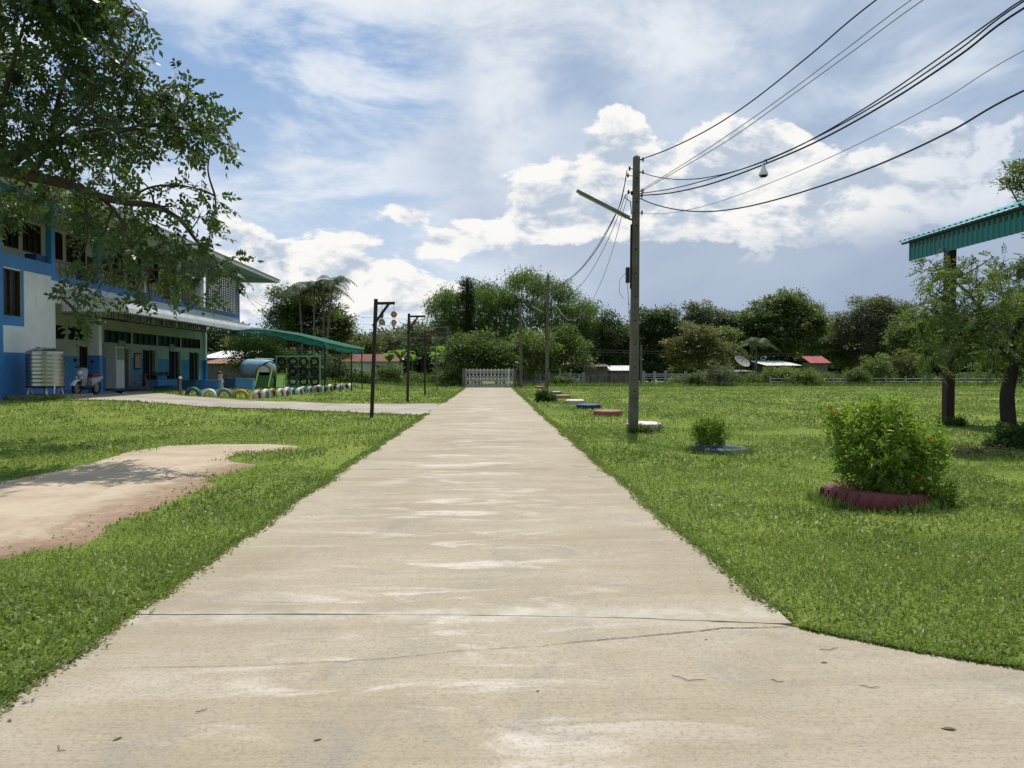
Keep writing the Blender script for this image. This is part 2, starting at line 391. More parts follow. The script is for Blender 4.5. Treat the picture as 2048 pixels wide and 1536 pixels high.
def inpoly(px, py, poly):
    poly = np.asarray(poly); c = np.zeros(px.shape, bool); n = len(poly); j = n - 1
    for i in range(n):
        xi, yi = poly[i]; xj, yj = poly[j]
        c ^= ((yi > py) != (yj > py)) & (px < (xj - xi) * (py - yi) / (yj - yi + 1e-12) + xi); j = i
    return c
def polydist(px, py, poly, closed=True):
    d = np.full(px.shape, 1e9); poly = np.asarray(poly); n = len(poly)
    for i in range(n if closed else n - 1):
        a, b = poly[i], poly[(i + 1) % n]; ab = b - a; t = np.clip(((px - a[0]) * ab[0] + (py - a[1]) * ab[1]) / (ab @ ab + 1e-9), 0, 1)
        d = np.minimum(d, np.hypot(px - a[0] - t * ab[0], py - a[1] - t * ab[1]))
    return d
def wob(x, y, s, seed=0):                                     # cheap smooth noise, about -1..1
    r = np.random.default_rng(100 + seed); o = 0
    for k in range(5):
        a = r.uniform(0, 6.28); f = s * (0.7 + 0.5 * k); ph = r.uniform(0, 6.28)
        o = o + np.sin((x * math.cos(a) + y * math.sin(a)) * f + ph + 1.3 * np.sin((x * math.sin(a) - y * math.cos(a)) * f * .7 + ph * 2)) / (1 + .4 * k)
    return o / 2.4

def make_ground():
    xs = np.concatenate([[-900, -400, -200, -110], np.arange(-70, 70.1, .8), [110, 200, 400, 900]])
    ys = np.concatenate([[-200, -60], np.arange(-12, 84, .8), [90, 110, 150, 220, 400, 700, 1000]])
    X, Y = np.meshgrid(xs, ys); Zt = terr(X, Y) + .012 * wob(X, Y, .9, 3)
    Zt = Zt - .02
    t = NT('lawn_soil'); w = t.world()
    big = t.noise(w, .12, 4, .6, .5); mid = t.noise(w, .9, 5, .62, .4); fine = t.noise(w, 14, 6, .7); vf = t.noise(w, 70, 4, .7)
    g = t.mix(t.step(mid, .3, .7), (.105,.160,.022), (.180,.240,.040))
    g = t.mix(t.math('MULTIPLY', t.step(big, .42, .66), .65), g, (.240,.275,.050))
    g = t.mix(t.math('MULTIPLY', t.step(fine, .40, .72), .55), g, (.070,.105,.018))
    g = t.mix(t.math('MULTIPLY', t.step(vf, .55, .8), .45), g, (.17,.18,.06))
    br = t.noise(w, 1.7, 5, .65, .8)
    g = t.mix(t.math('MULTIPLY', t.step(br, .64, .78), .6), g, (.12,.085,.05))
    t.base(g); t.rough(.95); t.b.inputs['Specular IOR Level'].default_value = .1; t.bump(fine, .8, .03)
    me = arr_mesh('ground', np.stack([X, Y, Zt], -1).reshape(-1, 3), grid_faces(len(xs), len(ys)), t.m, smooth=True)
    tag(link('ground', me), kind='structure')
make_ground()

# ---- concrete drive
def road_mat():
    t = NT('broomed_concrete'); w = t.world()
    big = t.noise(w, .35, 5, .6, .6); st = t.noise(t.world((.22, 1.7, 1)), 1.0, 7, .62, .7); st2 = t.noise(t.world((.5, 4.5, 1)), 1.0, 5, .6, .4)
    fine = t.noise(w, 55, 5, .75); grain = t.noise(w, 260, 2, .7)
    broom = t.noise(t.world((1.6, 125, 1)), 1.0, 3, .6, .15)
    c = t.mix(t.step(big, .30, .70), (.335,.275,.188), (.430,.366,.265))
    c = t.mix(t.math('MULTIPLY', t.step(st, .38, .75), .65), c, (.47,.415,.325))
    c = t.mix(t.math('MULTIPLY', t.step(st2, .52, .80), .25), c, (.26,.21,.155))
    # pale worn laitance down the middle of the drive
    sp = t.n('ShaderNodeSeparateXYZ'); t.L.new(w, sp.inputs[0])
    ctr = t.step(t.math('ABSOLUTE', t.math('ADD', sp.outputs[0], .35)), 1.5, .2)
    wp = t.noise(t.world((.75, 2.6, 1)), 1.0, 7, .64, .9)
    c = t.mix(t.math('MULTIPLY', t.math('MULTIPLY', t.step(wp, .51, .66), t.math('ADD', t.math('MULTIPLY', ctr, .75), .25)), .85), c, (.66,.585,.51))
    c = t.mix(t.math('MULTIPLY', t.step(t.noise(w, 1.3, 7, .72, 1.2), .48, .70), .6), c, (.275,.255,.22))   # grey stains
    c = t.mix(t.math('MULTIPLY', t.step(t.noise(w, .8, 6, .7, .8), .62, .78), .40), c, (.30,.20,.125))         # rusty dust
    c = t.mix(t.math('MULTIPLY', t.step(fine, .45, .70), .55), c, (.17,.14,.105))
    c = t.mix(t.math('MULTIPLY', t.step(grain, .56, .76), .5), c, (.55,.51,.45))
    jb = t.math('MULTIPLY', t.step(t.math('ABSOLUTE', t.math('SUBTRACT', sp.outputs[1], 4.73)), .20, .02), t.step(t.noise(w, 5, 5, .7, .4), .35, .62))
    c = t.mix(t.math('MULTIPLY', jb, .6), c, (.54,.50,.43))
    c = t.mix(t.math('MULTIPLY', t.step(broom, .46, .70), .20), c, (.165,.13,.09))
    t.base(c); t.rough(.9); t.b.inputs['Specular IOR Level'].default_value = .2
    h = t.math('ADD', t.math('MULTIPLY', broom, 1.0), t.math('ADD', t.math('MULTIPLY', fine, .8), t.math('MULTIPLY', grain, .3)))
    t.bump(h, .7, .006); return t.m
MT['road'] = road_mat()
ROAD_L = [(-3, -2.34), (3.4, -2.33), (4.76, -2.29), (12, -2.30), (25, -2.28), (62, -2.24)]
ROAD_R = [(4.60, 1.86), (6.5, 1.79), (12.3, 1.74), (22, 1.70), (55, 1.66), (62, 1.65)]
def road_l(y): return np.interp(y, [a for a, _ in ROAD_L], [b for _, b in ROAD_L])
def road_r(y): return np.interp(y, [a for a, _ in ROAD_R], [b for _, b in ROAD_R])
JOINT = [G(u, v)[:2] for u, v in ((275, 1238.5), (560, 1238), (840, 1238), (1060, 1241), (1280, 1246), (1560, 1258))]
JX = [p[0] for p in JOINT]; JY = [p[1] for p in JOINT]
NEAR_R = [G(u, v)[:2] for u, v in ((1600, 1266), (1700, 1288), (1820, 1312), (1940, 1333), (2048, 1349))]
APRON = [(-2.29, JY[0]), (-2.33, 3.4), (-2.36, 2.2), (-6, -.5), (-6, -4), (9, -4), (9, .6)] + [tuple(p) for p in reversed(NEAR_R)] + [(1.85, JY[-1])]
drive = thing('driveway', None, None); drive['kind'] = 'structure'
def make_drive():
    TOP = .03
    # near apron slab, edge following the joint
    gap = .007
    def slab(yfun0, yfun1, n, rough):
        xs_l = lambda y: road_l(y); rr = np.random.default_rng(n)
        nx, ny = 28, 44; V = []
        for j in range(ny + 1):
            for i in range(nx + 1):
                s = i / nx; ym = (yfun0(s) + (yfun1(s) - yfun0(s)) * j / ny)
                x = road_l(ym) + (road_r(ym) - road_l(ym)) * s
                if i in (0, nx): x += .022 * wob(np.array(ym * 3.1), np.array(float(i)), 2.2, 5) + rr.normal() * .006
                if j in (0, ny): ym += rr.normal() * .003 + .004 * math.sin(x * 5 + n)
                V.append((x, float(ym), TOP + .002 * math.sin(x * 2 + ym)))
        V = np.array(V); Fq = grid_faces(nx + 1, ny + 1)
        mb = MB(); mb.v = [tuple(p) for p in V]; mb.f = [tuple(f) for f in Fq]
        ring = [i for i in range(nx + 1)] + [(nx + 1) * j + nx for j in range(1, ny + 1)] + [(nx + 1) * ny + i for i in range(nx - 1, -1, -1)] + [(nx + 1) * j for j in range(ny - 1, 0, -1)]
        o = len(mb.v); mb.v += [(mb.v[i][0], mb.v[i][1], -.09) for i in ring]; k = len(ring)
        mb.f += [(ring[(q + 1) % k], ring[q], o + q, o + (q + 1) % k) for q in range(k)]
        mb.build('slab', MT['road'], drive, smooth=True)
    jl = lambda s: np.interp(-2.29 + 4.15 * s, JX, JY)
    cuts = [11.6, 20.6, 30, 40, 50, 61.2]
    slab(lambda s: jl(s) + gap, lambda s: cuts[0] - gap, 1, 1)
    for a, b in zip(cuts[:-1], cuts[1:]): slab(lambda s, a=a: a + gap, lambda s, b=b: b - gap, int(a), 1)
    # apron
    jp = [(x, y - gap) for x, y in zip(JX, JY)]
    poly = [(-2.29, JY[0] - gap)] + APRON[1:-1] + list(reversed(jp[1:]))
    # refine the polygon outline a little so it is not ruler straight
    out = []
    for i, p in enumerate(poly):
        q = poly[(i + 1) % len(poly)]; L_ = math.dist(p, q); n = max(1, int(L_ / .12)) if p[1] > .5 else 1
        for k in range(n):
            t_ = k / n; x, y = p[0] + (q[0] - p[0]) * t_, p[1] + (q[1] - p[1]) * t_
            if n > 1 and p[1] < 4.62 and k: y += rng.normal() * .006
            if n > 1 and k: x += rng.normal() * .003; y += rng.normal() * .002
            out.append((x, y))
    MB().prism(out, -.09, TOP).build('slab', MT['road'], drive)
    # hairline crack with dirt in it
    def crack(pts, w0, seed):
        rr = np.random.default_rng(seed); P = np.array([G(u, v)[:2] for u, v in pts]); s = np.r_[0, np.cumsum(np.hypot(*np.diff(P, axis=0).T))]
        n = int(s[-1] / .018); ss_ = np.linspace(0, s[-1], n); x = np.interp(ss_, s, P[:, 0]); y = np.interp(ss_, s, P[:, 1])
        y = y + np.cumsum(rr.normal(0, .0022, n)) * .6 + rr.normal(0, .0018, n); y -= np.linspace(0, 1, n) * 0
        wd = w0 * np.interp(x, [-2.3, -.6, .6, 1.9], [.25, .4, .9, 1.1]) * np.clip(.55 + .6 * wob(x * 3, y * 3, 2.0, seed) + rr.normal(0, .15, n), .0, 1.4)
        V = np.concatenate([np.stack([x, y - wd, np.full(n, TOP + .0045)], 1), np.stack([x, y + wd, np.full(n, TOP + .0045)], 1)])
        i = np.arange(n - 1); Fq = np.stack([i, i + 1, i + 1 + n, i + n], 1)
        link('crack', arr_mesh('crack', V, Fq, MT['concdark2']), drive)
    MT['concdark2'] = mat('crack_dirt', (.035,.026,.018), .95, .3, 30, .2)
    crack([(128, 1348), (200, 1350), (320, 1346), (520, 1342), (700, 1333), (800, 1325), (920, 1313), (1080, 1305), (1140, 1297), (1220, 1290), (1340, 1280), (1400, 1274), (1450, 1268), (1600, 1266)], .0052, 4)
    # sand and dirt packed in the open joint
    V = []
    for s in np.linspace(0, 1, 60):
        x = -2.29 + 4.15 * s; y = float(jl(s)); V += [(x, y - .02, TOP - .012), (x, y + .02, TOP - .012)]
    V = np.array(V); i = np.arange(0, 118, 2); link('joint_filler', arr_mesh('joint_filler', V, np.stack([i, i + 1, i + 3, i + 2], 1), MT['concdark2']), drive)
    for c in cuts[:-1]:
        MB().box(-2.2, 1.6, c - .02, c + .02, -.02, TOP - .008).build('joint_filler', MT['concdark2'], drive)
make_drive()

# ---- side path to the school
NEARC = [G(u, v)[:2] for u, v in ((862, 831), (800, 829), (740, 827), (680, 823.5), (560, 818), (480, 816.5), (400, 813.5), (330, 808), (250, 802), (180, 800.5), (90, 800))]
FARC = [G(u, v)[:2] for u, v in ((886, 807), (820, 808), (740, 808), (680, 807.5), (600, 804), (500, 802), (440, 797), (370, 792.5), (335, 788), (290, 783), (225, 783))]
def resamp(P, n):
    P = np.array(P); s = np.r_[0, np.cumsum(np.hypot(*np.diff(P, axis=0).T))]; t = np.linspace(0, s[-1], n)
    return np.stack([np.interp(t, s, P[:, 0]), np.interp(t, s, P[:, 1])], 1)
PATH_POLY = np.array(list(NEARC) + [(-21, 30), (-21, 50)] + list(reversed(FARC)))
def make_path():
    A = resamp(list(NEARC) + [(-19.5, 29.0)], 60); B = resamp(list(FARC) + [(-21.2, 50)], 60); n = 14; V = []
    for j in range(n + 1):
        for i in range(60):
            p = A[i] + (B[i] - A[i]) * j / n
            if j in (0, n) and i > 1: p = p + .06 * wob(np.array([p[0] * 3, p[1] * 3]), np.array([1., 2.]), 1.5, 8)
            V.append((p[0], p[1], float(terr(p[0], p[1])) + .012))
    t = NT('path_concrete'); w = t.world(); n1 = t.noise(w, .5, 6, .65, .6); n2 = t.noise(w, 9, 6, .7); n3 = t.noise(w, .9, 4, .6, .6)
    c = t.mix(t.step(n1, .3, .7), (.27,.235,.185), (.40,.365,.30)); c = t.mix(t.math('MULTIPLY', t.step(n2, .45, .75), .35), c, (.19,.165,.13))
    c = t.mix(t.math('MULTIPLY', t.step(n3, .60, .72), .45), c, (.24,.15,.10)); t.base(c); t.rough(.92); t.bump(n2, .5, .01)
    MT['path'] = t.m
    tag(link('side_path', arr_mesh('side_path', V, grid_faces(60, n + 1), t.m, smooth=True)), kind='structure')
make_path()

# ---- old worn concrete pad with red soil
PATCH = np.array([G(u, v)[:2] for u, v in ((604, 893), (540, 889), (430, 889), (330, 893), (262, 904), (190, 924), (110, 944), (40, 957), (-40, 972), (-260, 1010), (-420, 1060),
         (-300, 1140), (-60, 1122), (0, 1116), (90, 1098), (170, 1090), (196, 1074), (214, 1050), (262, 1034), (330, 1005), (392, 982), (430, 968), (400, 962), (470, 940), (520, 930), (470, 925), (448, 912), (470, 903), (530, 900))])
def make_patch():
    x0, x1, y0, y1 = PATCH[:, 0].min() - .2, PATCH[:, 0].max() + .2, PATCH[:, 1].min() - .2, PATCH[:, 1].max() + .2
    st = .07; xs = np.arange(x0, x1, st); ys = np.arange(y0, y1, st); X, Y = np.meshgrid(xs, ys); ins = inpoly(X + .05 * wob(X, Y, 4, 2), Y + .05 * wob(X, Y, 4, 9), PATCH)
    d = polydist(X, Y, PATCH)
    lowside = np.array([G(u, v)[:2] for u, v in ((0, 1116), (90, 1098), (190, 1075), (262, 1034), (392, 982), (470, 940), (520, 930))])
    dl = polydist(X, Y, lowside, False)
    soil = np.clip(1 - (dl - .05) / 1.05, 0, 1)
    Zp = terr(X, Y) + np.where(ins, np.minimum(.016, .004 + d * .15), -.07)
    Fq = grid_faces(len(xs), len(ys)); keep = ins.ravel()[Fq].sum(1) >= 1; Fq = Fq[keep]
    t = NT('worn_pad'); w = t.world(); n1 = t.noise(w, 1.1, 6, .65, .5); n2 = t.noise(w, 16, 6, .75); n3 = t.noise(w, 4, 6, .7, .5); s = t.attr('soil')
    c = t.mix(t.step(n1, .3, .7), (.38,.295,.20), (.50,.41,.295)); c = t.mix(t.math('MULTIPLY', t.step(n2, .48, .75), .35), c, (.22,.17,.12))
    sm = t.step(t.math('ADD', s, t.math('MULTIPLY', t.math('SUBTRACT', n3, .5), 1.7)), .15, .95)
    red = t.mix(t.step(n2, .35, .7), (.285,.185,.115), (.18,.105,.062))
    c = t.mix(t.math('MULTIPLY', sm, .85), c, red); t.base(c); t.rough(.95); t.bump(n2, .7, .015)
    me = arr_mesh('worn_concrete_pad', np.stack([X, Y, Zp], -1).reshape(-1, 3), Fq, t.m, {'soil': ('POINT', soil.ravel())}, smooth=True)
    tag(link('worn_concrete_pad', me), kind='structure')
make_patch()

# ---- leaf and blade meshes
def unit(a): return a / (np.linalg.norm(a, axis=1, keepdims=True) + 1e-9)
def leaf_mesh(name, C, D, Nn, L_, Wd, tint, mat_, fold=.18, shape=.42):
    """kite shaped leaves: base C, direction D, rough normal Nn, length L_, width Wd"""
    D = unit(D); S = unit(np.cross(D, Nn)); Nn = np.cross(S, D); L_ = np.asarray(L_)[:, None]; Wd = np.asarray(Wd)[:, None]
    m1 = C + D * L_ * shape
    V = np.stack([C, m1 + S * Wd / 2 + Nn * Wd * fold, C + D * L_ - Nn * L_ * .10, m1 - S * Wd / 2 + Nn * Wd * fold], 1).reshape(-1, 3)
    n = len(C); Fq = np.arange(4 * n).reshape(n, 4)
    return arr_mesh(name, V, Fq, mat_, {'tint': ('FACE', np.clip(tint, 0, 1))})
def rand_dir(r, n): return unit(r.normal(size=(n, 3)))

def grass_mat():
    t = NT('grass_blades'); a = t.attr('tint'); w = t.world(); n1 = t.noise(w, .5, 4, .6, .4)
    c = t.mix(a, (.072,.122,.020), (.240,.315,.066))
    c = t.mix(t.math('MULTIPLY', t.step(n1, .45, .70), .45), c, (.265,.315,.056))
    n2 = t.noise(w, 1.6, 5, .65, .6); n3 = t.noise(w, .22, 4, .6, .3)
    c = t.mix(t.math('MULTIPLY', t.step(n2, .52, .74), .55), c, (.185,.185,.070))
    c = t.mix(t.math('MULTIPLY', t.step(n3, .48, .70), .40), c, (.070,.125,.024))
    c = t.mix(t.step(a, .955, .985), c, (.30,.26,.13))
    t.base(c); t.rough(.5); t.b.inputs['Specular IOR Level'].default_value = .35
    tr = t.n('ShaderNodeBsdfTranslucent'); t.put(tr.inputs[0], t.mix(.5, c, (.30,.42,.06))); mx = t.n('ShaderNodeMixShader'); mx.inputs[0].default_value = .32
    t.L.new(t.b.outputs[0], mx.inputs[1]); t.L.new(tr.outputs[0], mx.inputs[2]); t.L.new(mx.outputs[0], t.out.inputs[0]); return t.m
MT['grass'] = grass_mat()
def paved(x, y, grow=0.0):
    e = .06 * wob(x, y, 5, 12) + .05 * wob(x, y, 13, 13) + grow
    r = (x > road_l(y) + e) & (x < road_r(np.maximum(y, 4.6)) - e) & (y < 61.2) & (y > 4.4)
    a = inpoly(x, y, APRON) & (polydist(x, y, APRON) > np.maximum(0, e))
    p = inpoly(x, y, PATH_POLY) & (polydist(x, y, PATH_POLY) > np.maximum(0, .12 + .12 * wob(x, y, 2, 4)))
    q = inpoly(x, y, PATCH) & (polydist(x, y, PATCH) > .03 + .30 * np.random.default_rng(3).uniform(size=x.shape) ** 2.5 * (1.2 + wob(x, y, 3, 6)))
    b = (x < -17.2) & (y > 27.2) & (y < 55)
    return r | a | p | q | b
def make_grass():
    bands = [(1.6, 4.2, 3400, .020, .042, .0085, .0125), (4.2, 7.0, 2100, .026, .052, .010, .015), (7.0, 12, 900, .032, .066, .013, .019), (12, 20, 300, .042, .085, .018, .027),
             (20, 34, 105, .055, .10, .028, .045), (34, 72, 40, .06, .12, .05, .08)]
    Cs, Ds, Ls, Ws, Ts = [], [], [], [], []
    for y0, y1, rho, l0, l1, w0, w1 in bands:
        hw = .74 * y1 + 2.8; n = int((y1 - y0) * 2 * hw * rho); x = rng.uniform(-hw, hw, n); y = rng.uniform(y0, y1, n)
        k = (np.abs(x) < .74 * y + 2.8) & ~paved(x, y, -.02); x, y = x[k], y[k]
        # thin, scruffy places
        th = wob(x, y, 1.1, 21); k = rng.uniform(size=len(x)) < np.clip(1.0 + .75 * th, .18, 1) * np.where(wob(x, y, .9, 71) > .62, .15, 1) * np.clip(.25 + polydist(x, y, PATCH) * 1.6, 0, 1); x, y, th = x[k], y[k], th[k]
        n = len(x); tall = np.clip(1 + .35 * wob(x, y, .8, 31) + .25 * wob(x, y, 3, 33), .5, 1.8)
        el = np.radians(rng.uniform(12, 72, n)); az = rng.uniform(0, 2 * math.pi, n)
        Ds.append(np.stack([np.cos(el) * np.cos(az), np.cos(el) * np.sin(az), np.sin(el)], 1))
        lift = rng.uniform(0, .5, n) * l1 * .5
        Cs.append(np.stack([x, y, terr(x, y) - .02 + lift + .012 * wob(x, y, .9, 3) + .004], 1))
        Ls.append(rng.uniform(l0, l1, n) * tall); Ws.append(rng.uniform(w0, w1, n) * np.where(wob(x, y, 1.7, 41) > .3, 1.75, 1))
        Ts.append(np.clip(.46 + .20 * wob(x, y, .45, 51) + .14 * wob(x, y, 2.4, 53) + rng.normal(0, .12, n), 0, .94) + (rng.uniform(size=n) < .035) * 1.0)
    # tufts that lean over the edges of the drive and the path
    ey = rng.uniform(3.0, 61, 26000); ey = 3.0 + 58 * rng.uniform(size=26000) ** 2.2
    side = rng.integers(0, 2, len(ey)); ex = np.where(side == 0, road_l(ey) - rng.normal(.03, .045, len(ey)) + .05 * wob(ey, ey * 0, 3, 61), road_r(np.maximum(ey, 4.65)) + rng.normal(.03, .045, len(ey)) + .05 * wob(ey, ey * 0, 3, 62))
    k = ~((side == 1) & (ey < 4.7)) & ~((ey > 25.5) & (ey < 34) & (side == 0)); ex, ey, side = ex[k], ey[k], side[k]
    nr = np.array(NEAR_R + [(4.5, 3.0)]); tt = rng.uniform(0, 1, 2500); sx = np.interp(tt, np.linspace(0, 1, len(nr)), nr[:, 0]); sy = np.interp(tt, np.linspace(0, 1, len(nr)), nr[:, 1]) + np.abs(rng.normal(0, .04, 2500))
    n = len(ex); sc = np.interp(ey, [3, 8, 20, 60], [1, 1.3, 2.2, 4]); az = np.where(side == 0, 0, math.pi) + rng.normal(0, .9, n); el = np.radians(rng.uniform(5, 60, n))
    Cs.append(np.stack([ex, ey, np.full(n, .022) + rng.uniform(0, .02, n)], 1)); Ds.append(np.stack([np.cos(el) * np.cos(az), np.cos(el) * np.sin(az), np.sin(el)], 1))
    Ls.append(rng.uniform(.022, .048, n) * sc); Ws.append(rng.uniform(.010, .016, n) * sc); Ts.append(rng.uniform(.1, .75, n))
    n = len(sx); az = -math.pi / 2 + rng.normal(0, .9, n); el = np.radians(rng.uniform(5, 60, n))
    Cs.append(np.stack([sx, sy, np.full(n, .01) + rng.uniform(0, .02, n)], 1)); Ds.append(np.stack([np.cos(el) * np.cos(az), np.cos(el) * np.sin(az), np.sin(el)], 1))
    Ls.append(rng.uniform(.03, .06, n)); Ws.append(rng.uniform(.008, .014, n)); Ts.append(rng.uniform(.1, .75, n))
    C = np.concatenate(Cs); D = np.concatenate(Ds); N_ = unit(np.array([[0, 0, 1.0]]) + .5 * rng.normal(size=C.shape))
    me = leaf_mesh('grass', C, D, N_, np.concatenate(Ls), np.concatenate(Ws), np.concatenate(Ts), MT['grass'], .12, .45)
    tag(link('grass', me), 'short mown green grass covering the school lawn and field', 'grass', kind='stuff')
    # taller rough grass along the far fence and round posts
    u = rng.uniform(0, 1, 9000); x = -14 + 74 * u; y = 67 + rng.uniform(-1.5, 1.5, 9000); k = np.abs(x) > 2.6; x, y = x[k], y[k]; n = len(x)
    D = np.stack([rng.normal(0, .35, n), rng.normal(0, .35, n), np.ones(n)], 1)
    me = leaf_mesh('rough_grass', np.stack([x, y, terr(x, y) - .03], 1), D, rand_dir(rng, n), rng.uniform(.2, .5, n), rng.uniform(.06, .12, n), rng.uniform(.2, .8, n), MT['grass'])
    tag(link('rough_grass', me), 'taller rough grass along the foot of the far fence', 'grass', kind='stuff')
make_grass()
# ---------------------------------------------------------------- school building (local: x out to the lawn, y along the front, z up)
BROT = R(0.8)
school = thing('school_building', 'two-storey blue and white school building with a long balcony', 'building', (-17.91, 27.4, 0), BROT)
def blocal(p):                                              # world point -> building local
    dx, dy = p[0] + 17.91, p[1] - 27.4; c, s = math.cos(-BROT), math.sin(-BROT); return (dx * c - dy * s, dx * s + dy * c, p[2])
def bworld(x, y, z):
    c, s = math.cos(BROT), math.sin(BROT); return (-17.91 + x * c - y * s, 27.4 + x * s + y * c, z)
def make_school():
    S = school; m = MT
    L_ = 27.0; zb = .2
    # near end wall and stair block
    MB().box(-11, -.25, 0, .2, zb, 8.43).build('end_wall', m['blue'], S)
    st = MB()                                                # front wall of the stair block with its window opening
    st.box(-.2, 0, .0, .42, zb, 5.35); st.box(-.2, 0, .42, 1.52, zb, 3.55); st.box(-.2, 0, 1.52, 3.76, zb, 5.35); st.box(-.2, 0, .42, 1.52, 5.3, 5.35)
    st.build('stair_wall', m['white'], S)
    MB().box(-2.5, -.2, 3.62, 3.76, zb, 5.35).build('stair_side_wall', m['white'], S)
    MB().box(-.25, .03, -.02, .36, zb, 8.1).build('pilaster', m['blue'], S, bevel=.01)
    MB().box(0, .006, .36, 3.765, zb, 2.2).build('dado', m['blue'], S)
    tr = MB(); tr.box(0, .007, .36, .44, 3.2, 5.35); tr.box(0, .007, 1.5, 1.66, 3.2, 5.35); tr.box(0, .007, .44, 1.5, 3.2, 3.56); tr.build('window_surround', m['blue'], S)
    MB().box(-.14, .012, -.0, 3.76, 5.35, 5.85).build('parapet', m['blue'], S)
    def window(x, y0, y1, z0, z1, cols=3, bars=True, depth=.08, name='window', fm='frame'):
        w = MB(); t_ = .05
        w.box(x - depth, x + .012, y0, y0 + t_, z0, z1); w.box(x - depth, x + .012, y1 - t_, y1, z0, z1); w.box(x - depth, x + .012, y0 + t_, y1 - t_, z0, z0 + t_); w.box(x - depth, x + .012, y0 + t_, y1 - t_, z1 - t_, z1)
        o = w.build(name, m[fm], S)
        n = cols; wid = (y1 - y0 - 2 * t_) / n
        for i in range(n):
            a = y0 + t_ + i * wid
            MB().box(x - depth + .01, x - depth + .018, a + .02, a + wid - .02, z0 + t_, z1 - t_).build('pane', m['glassdark'], o)
        g = MB()
        for i in range(1, n): a = y0 + t_ + i * wid; g.box(x - depth, x - .01, a - .02, a + .02, z0 + t_, z1 - t_)
        if bars:
            for k in range(1, 5): zz = z0 + t_ + (z1 - z0 - 2 * t_) * k / 5; g.box(x - .03, x - .018, y0 + t_, y1 - t_, zz - .008, zz + .008)
        if g.v: tag(g.build('window_bars', m['frame'], o), kind='stuff')
        return o
    window(-.06, .42, 1.52, 3.55, 5.3, 2, True, .1)
    # upper floor
    MB().box(-2.5, -.001, 3.77, L_, 4.98, 5.2).build('balcony_slab', m['cream'], S)
    MB().box(-.22, 0, 3.77, L_, 4.3, 5.19).build('edge_beam', m['white'], S)
    MB().box(-.10, .015, 3.77, L_, 5.2, 5.46).build('kerb', m['blue'], S)
    segs = [(.7, 1.9), (2.2, 3.5), (4.25, 5.5), (5.8, 7.15), (8.25, 8.9), (9.2, 10.95), (12.2, 13.4), (13.7, 14.9), (16.7, 17.9), (18.2, 19.4), (21.4, 22.6)]   # windows of the back wall
    y = 0; back = MB()
    for a, b in segs:
        back.box(-2.65, -2.5, y, a, 5.2, 8.5); back.box(-2.65, -2.5, a, b, 5.2, 6.75); back.box(-2.65, -2.5, a, b, 8.03, 8.5); y = b
    back.box(-2.65, -2.5, y, 26.8, 5.2, 8.5); back.build('upper_wall', m['cream'], S)
    for a, b in segs: window(-2.5, a, b, 6.75, 8.03, 3 if b - a > 1.2 else 2, True, .1)
    for y0 in (11.1, 15.4, 20.2):
        d = MB().box(-2.54, -2.48, y0, y0 + .9, 5.21, 7.3).build('door', m['frame'], S); MB().box(-2.478, -2.44, y0 + .78, y0 + .84, 6.2, 6.3).build('handle', m['zinc'], d)
    MB().box(-.22, .02, 3.5, 3.77, 5.2, 8.1).build('column', m['blue'], S, bevel=.008)
    MB().box(-.5, .02, 7.2, 7.5, zb, 2.2).build('column_base', m['blue'], S)
    MB().box(-.49, .0, 7.21, 7.49, 2.2, 4.3).build('column', m['white'], S)
    MB().box(-.22, .02, 7.2, 7.5, 4.3, 8.1).build('column', m['blue'], S, bevel=.008)
    for yy in (12.0, 16.5, 21.0): MB().box(-.16, 0, yy - .08, yy + .08, 5.46, 8.12).build('column', m['white'], S)
    MB().box(-.2, .01, 0.0, 7.5, 8.1, 8.43).build('top_beam', m['blue'], S)
    MB().box(-.2, .0, 7.5, L_, 8.12, 8.43).build('top_beam', m['white'], S)
    MB().box(-2.5, -.2, 0.2, L_ - .1, 8.15, 8.2).build('balcony_ceiling', m['soffit'], S)
    # railings
    for a, b in ((3.8, 7.2), (7.5, 12), (12, 16.5), (16.5, 21)):
        r = MB().box(-.10, -.05, a, b, 6.02, 6.09).build('railing', m['railbrown'], S)
        q = MB().box(-.095, -.06, a, b, 5.72, 5.76)
        for k in range(int((b - a) / .45) + 1): q.box(-.09, -.06, a + k * .45, a + k * .45 + .03, 5.46, 6.02)
        q.build('baluster', m['railbrown'], r)
    MB().box(-.5, -.15, 6.3, 7.19, 5.5, 6.1).build('parapet_return', m['navy'], S)
    MB().box(-.6, -.15, 2.75, 3.49, 5.86, 6.16).build('parapet_return', m['navy'], S)
    # breeze-block screen at the far end of the balcony
    bz = MB(); y0, y1, z0, z1 = 21.0, 27.0, 5.46, 8.12; nc, nr = 17, 17
    for i in range(nc + 1): yy = y0 + (y1 - y0) * i / nc; bz.box(-.04, .0, yy - .08, yy + .08, z0, z1)
    for j in range(nr + 1): zz = z0 + (z1 - z0) * j / nr; bz.box(-.037, -.003, y0, y1, zz - .040, zz + .040)
    tag(bz.build('breeze_blocks', m['concrete'], S), kind='stuff')
    MB().box(-.2, .01, 26.9, 27.1, 4.3, 8.12).build('corner_post', m['blue'], S)
    MB().box(-11, -2.5, 26.85, 27.0, 5.0, 8.43).build('end_wall', m['cream'], S)
    # roof with deep eaves
    e = 2.86
    MB().add([(-.15,-1.2,8.435),(e,-1.2,7.86),(e,L_,7.86),(-.15,L_,8.435)], [(0,1,2,3)]).add([(0.2,-1.2,8.47),(e,-1.2,7.89),(e,L_,7.89),(.2,L_,8.47)], [(3,2,1,0)]).build('soffit', m['soffit'], S)
    MB().box(e, e + .03, -1.2, L_ + .03, 7.76, 8.0).build('fascia', m['whitesheet'], S)
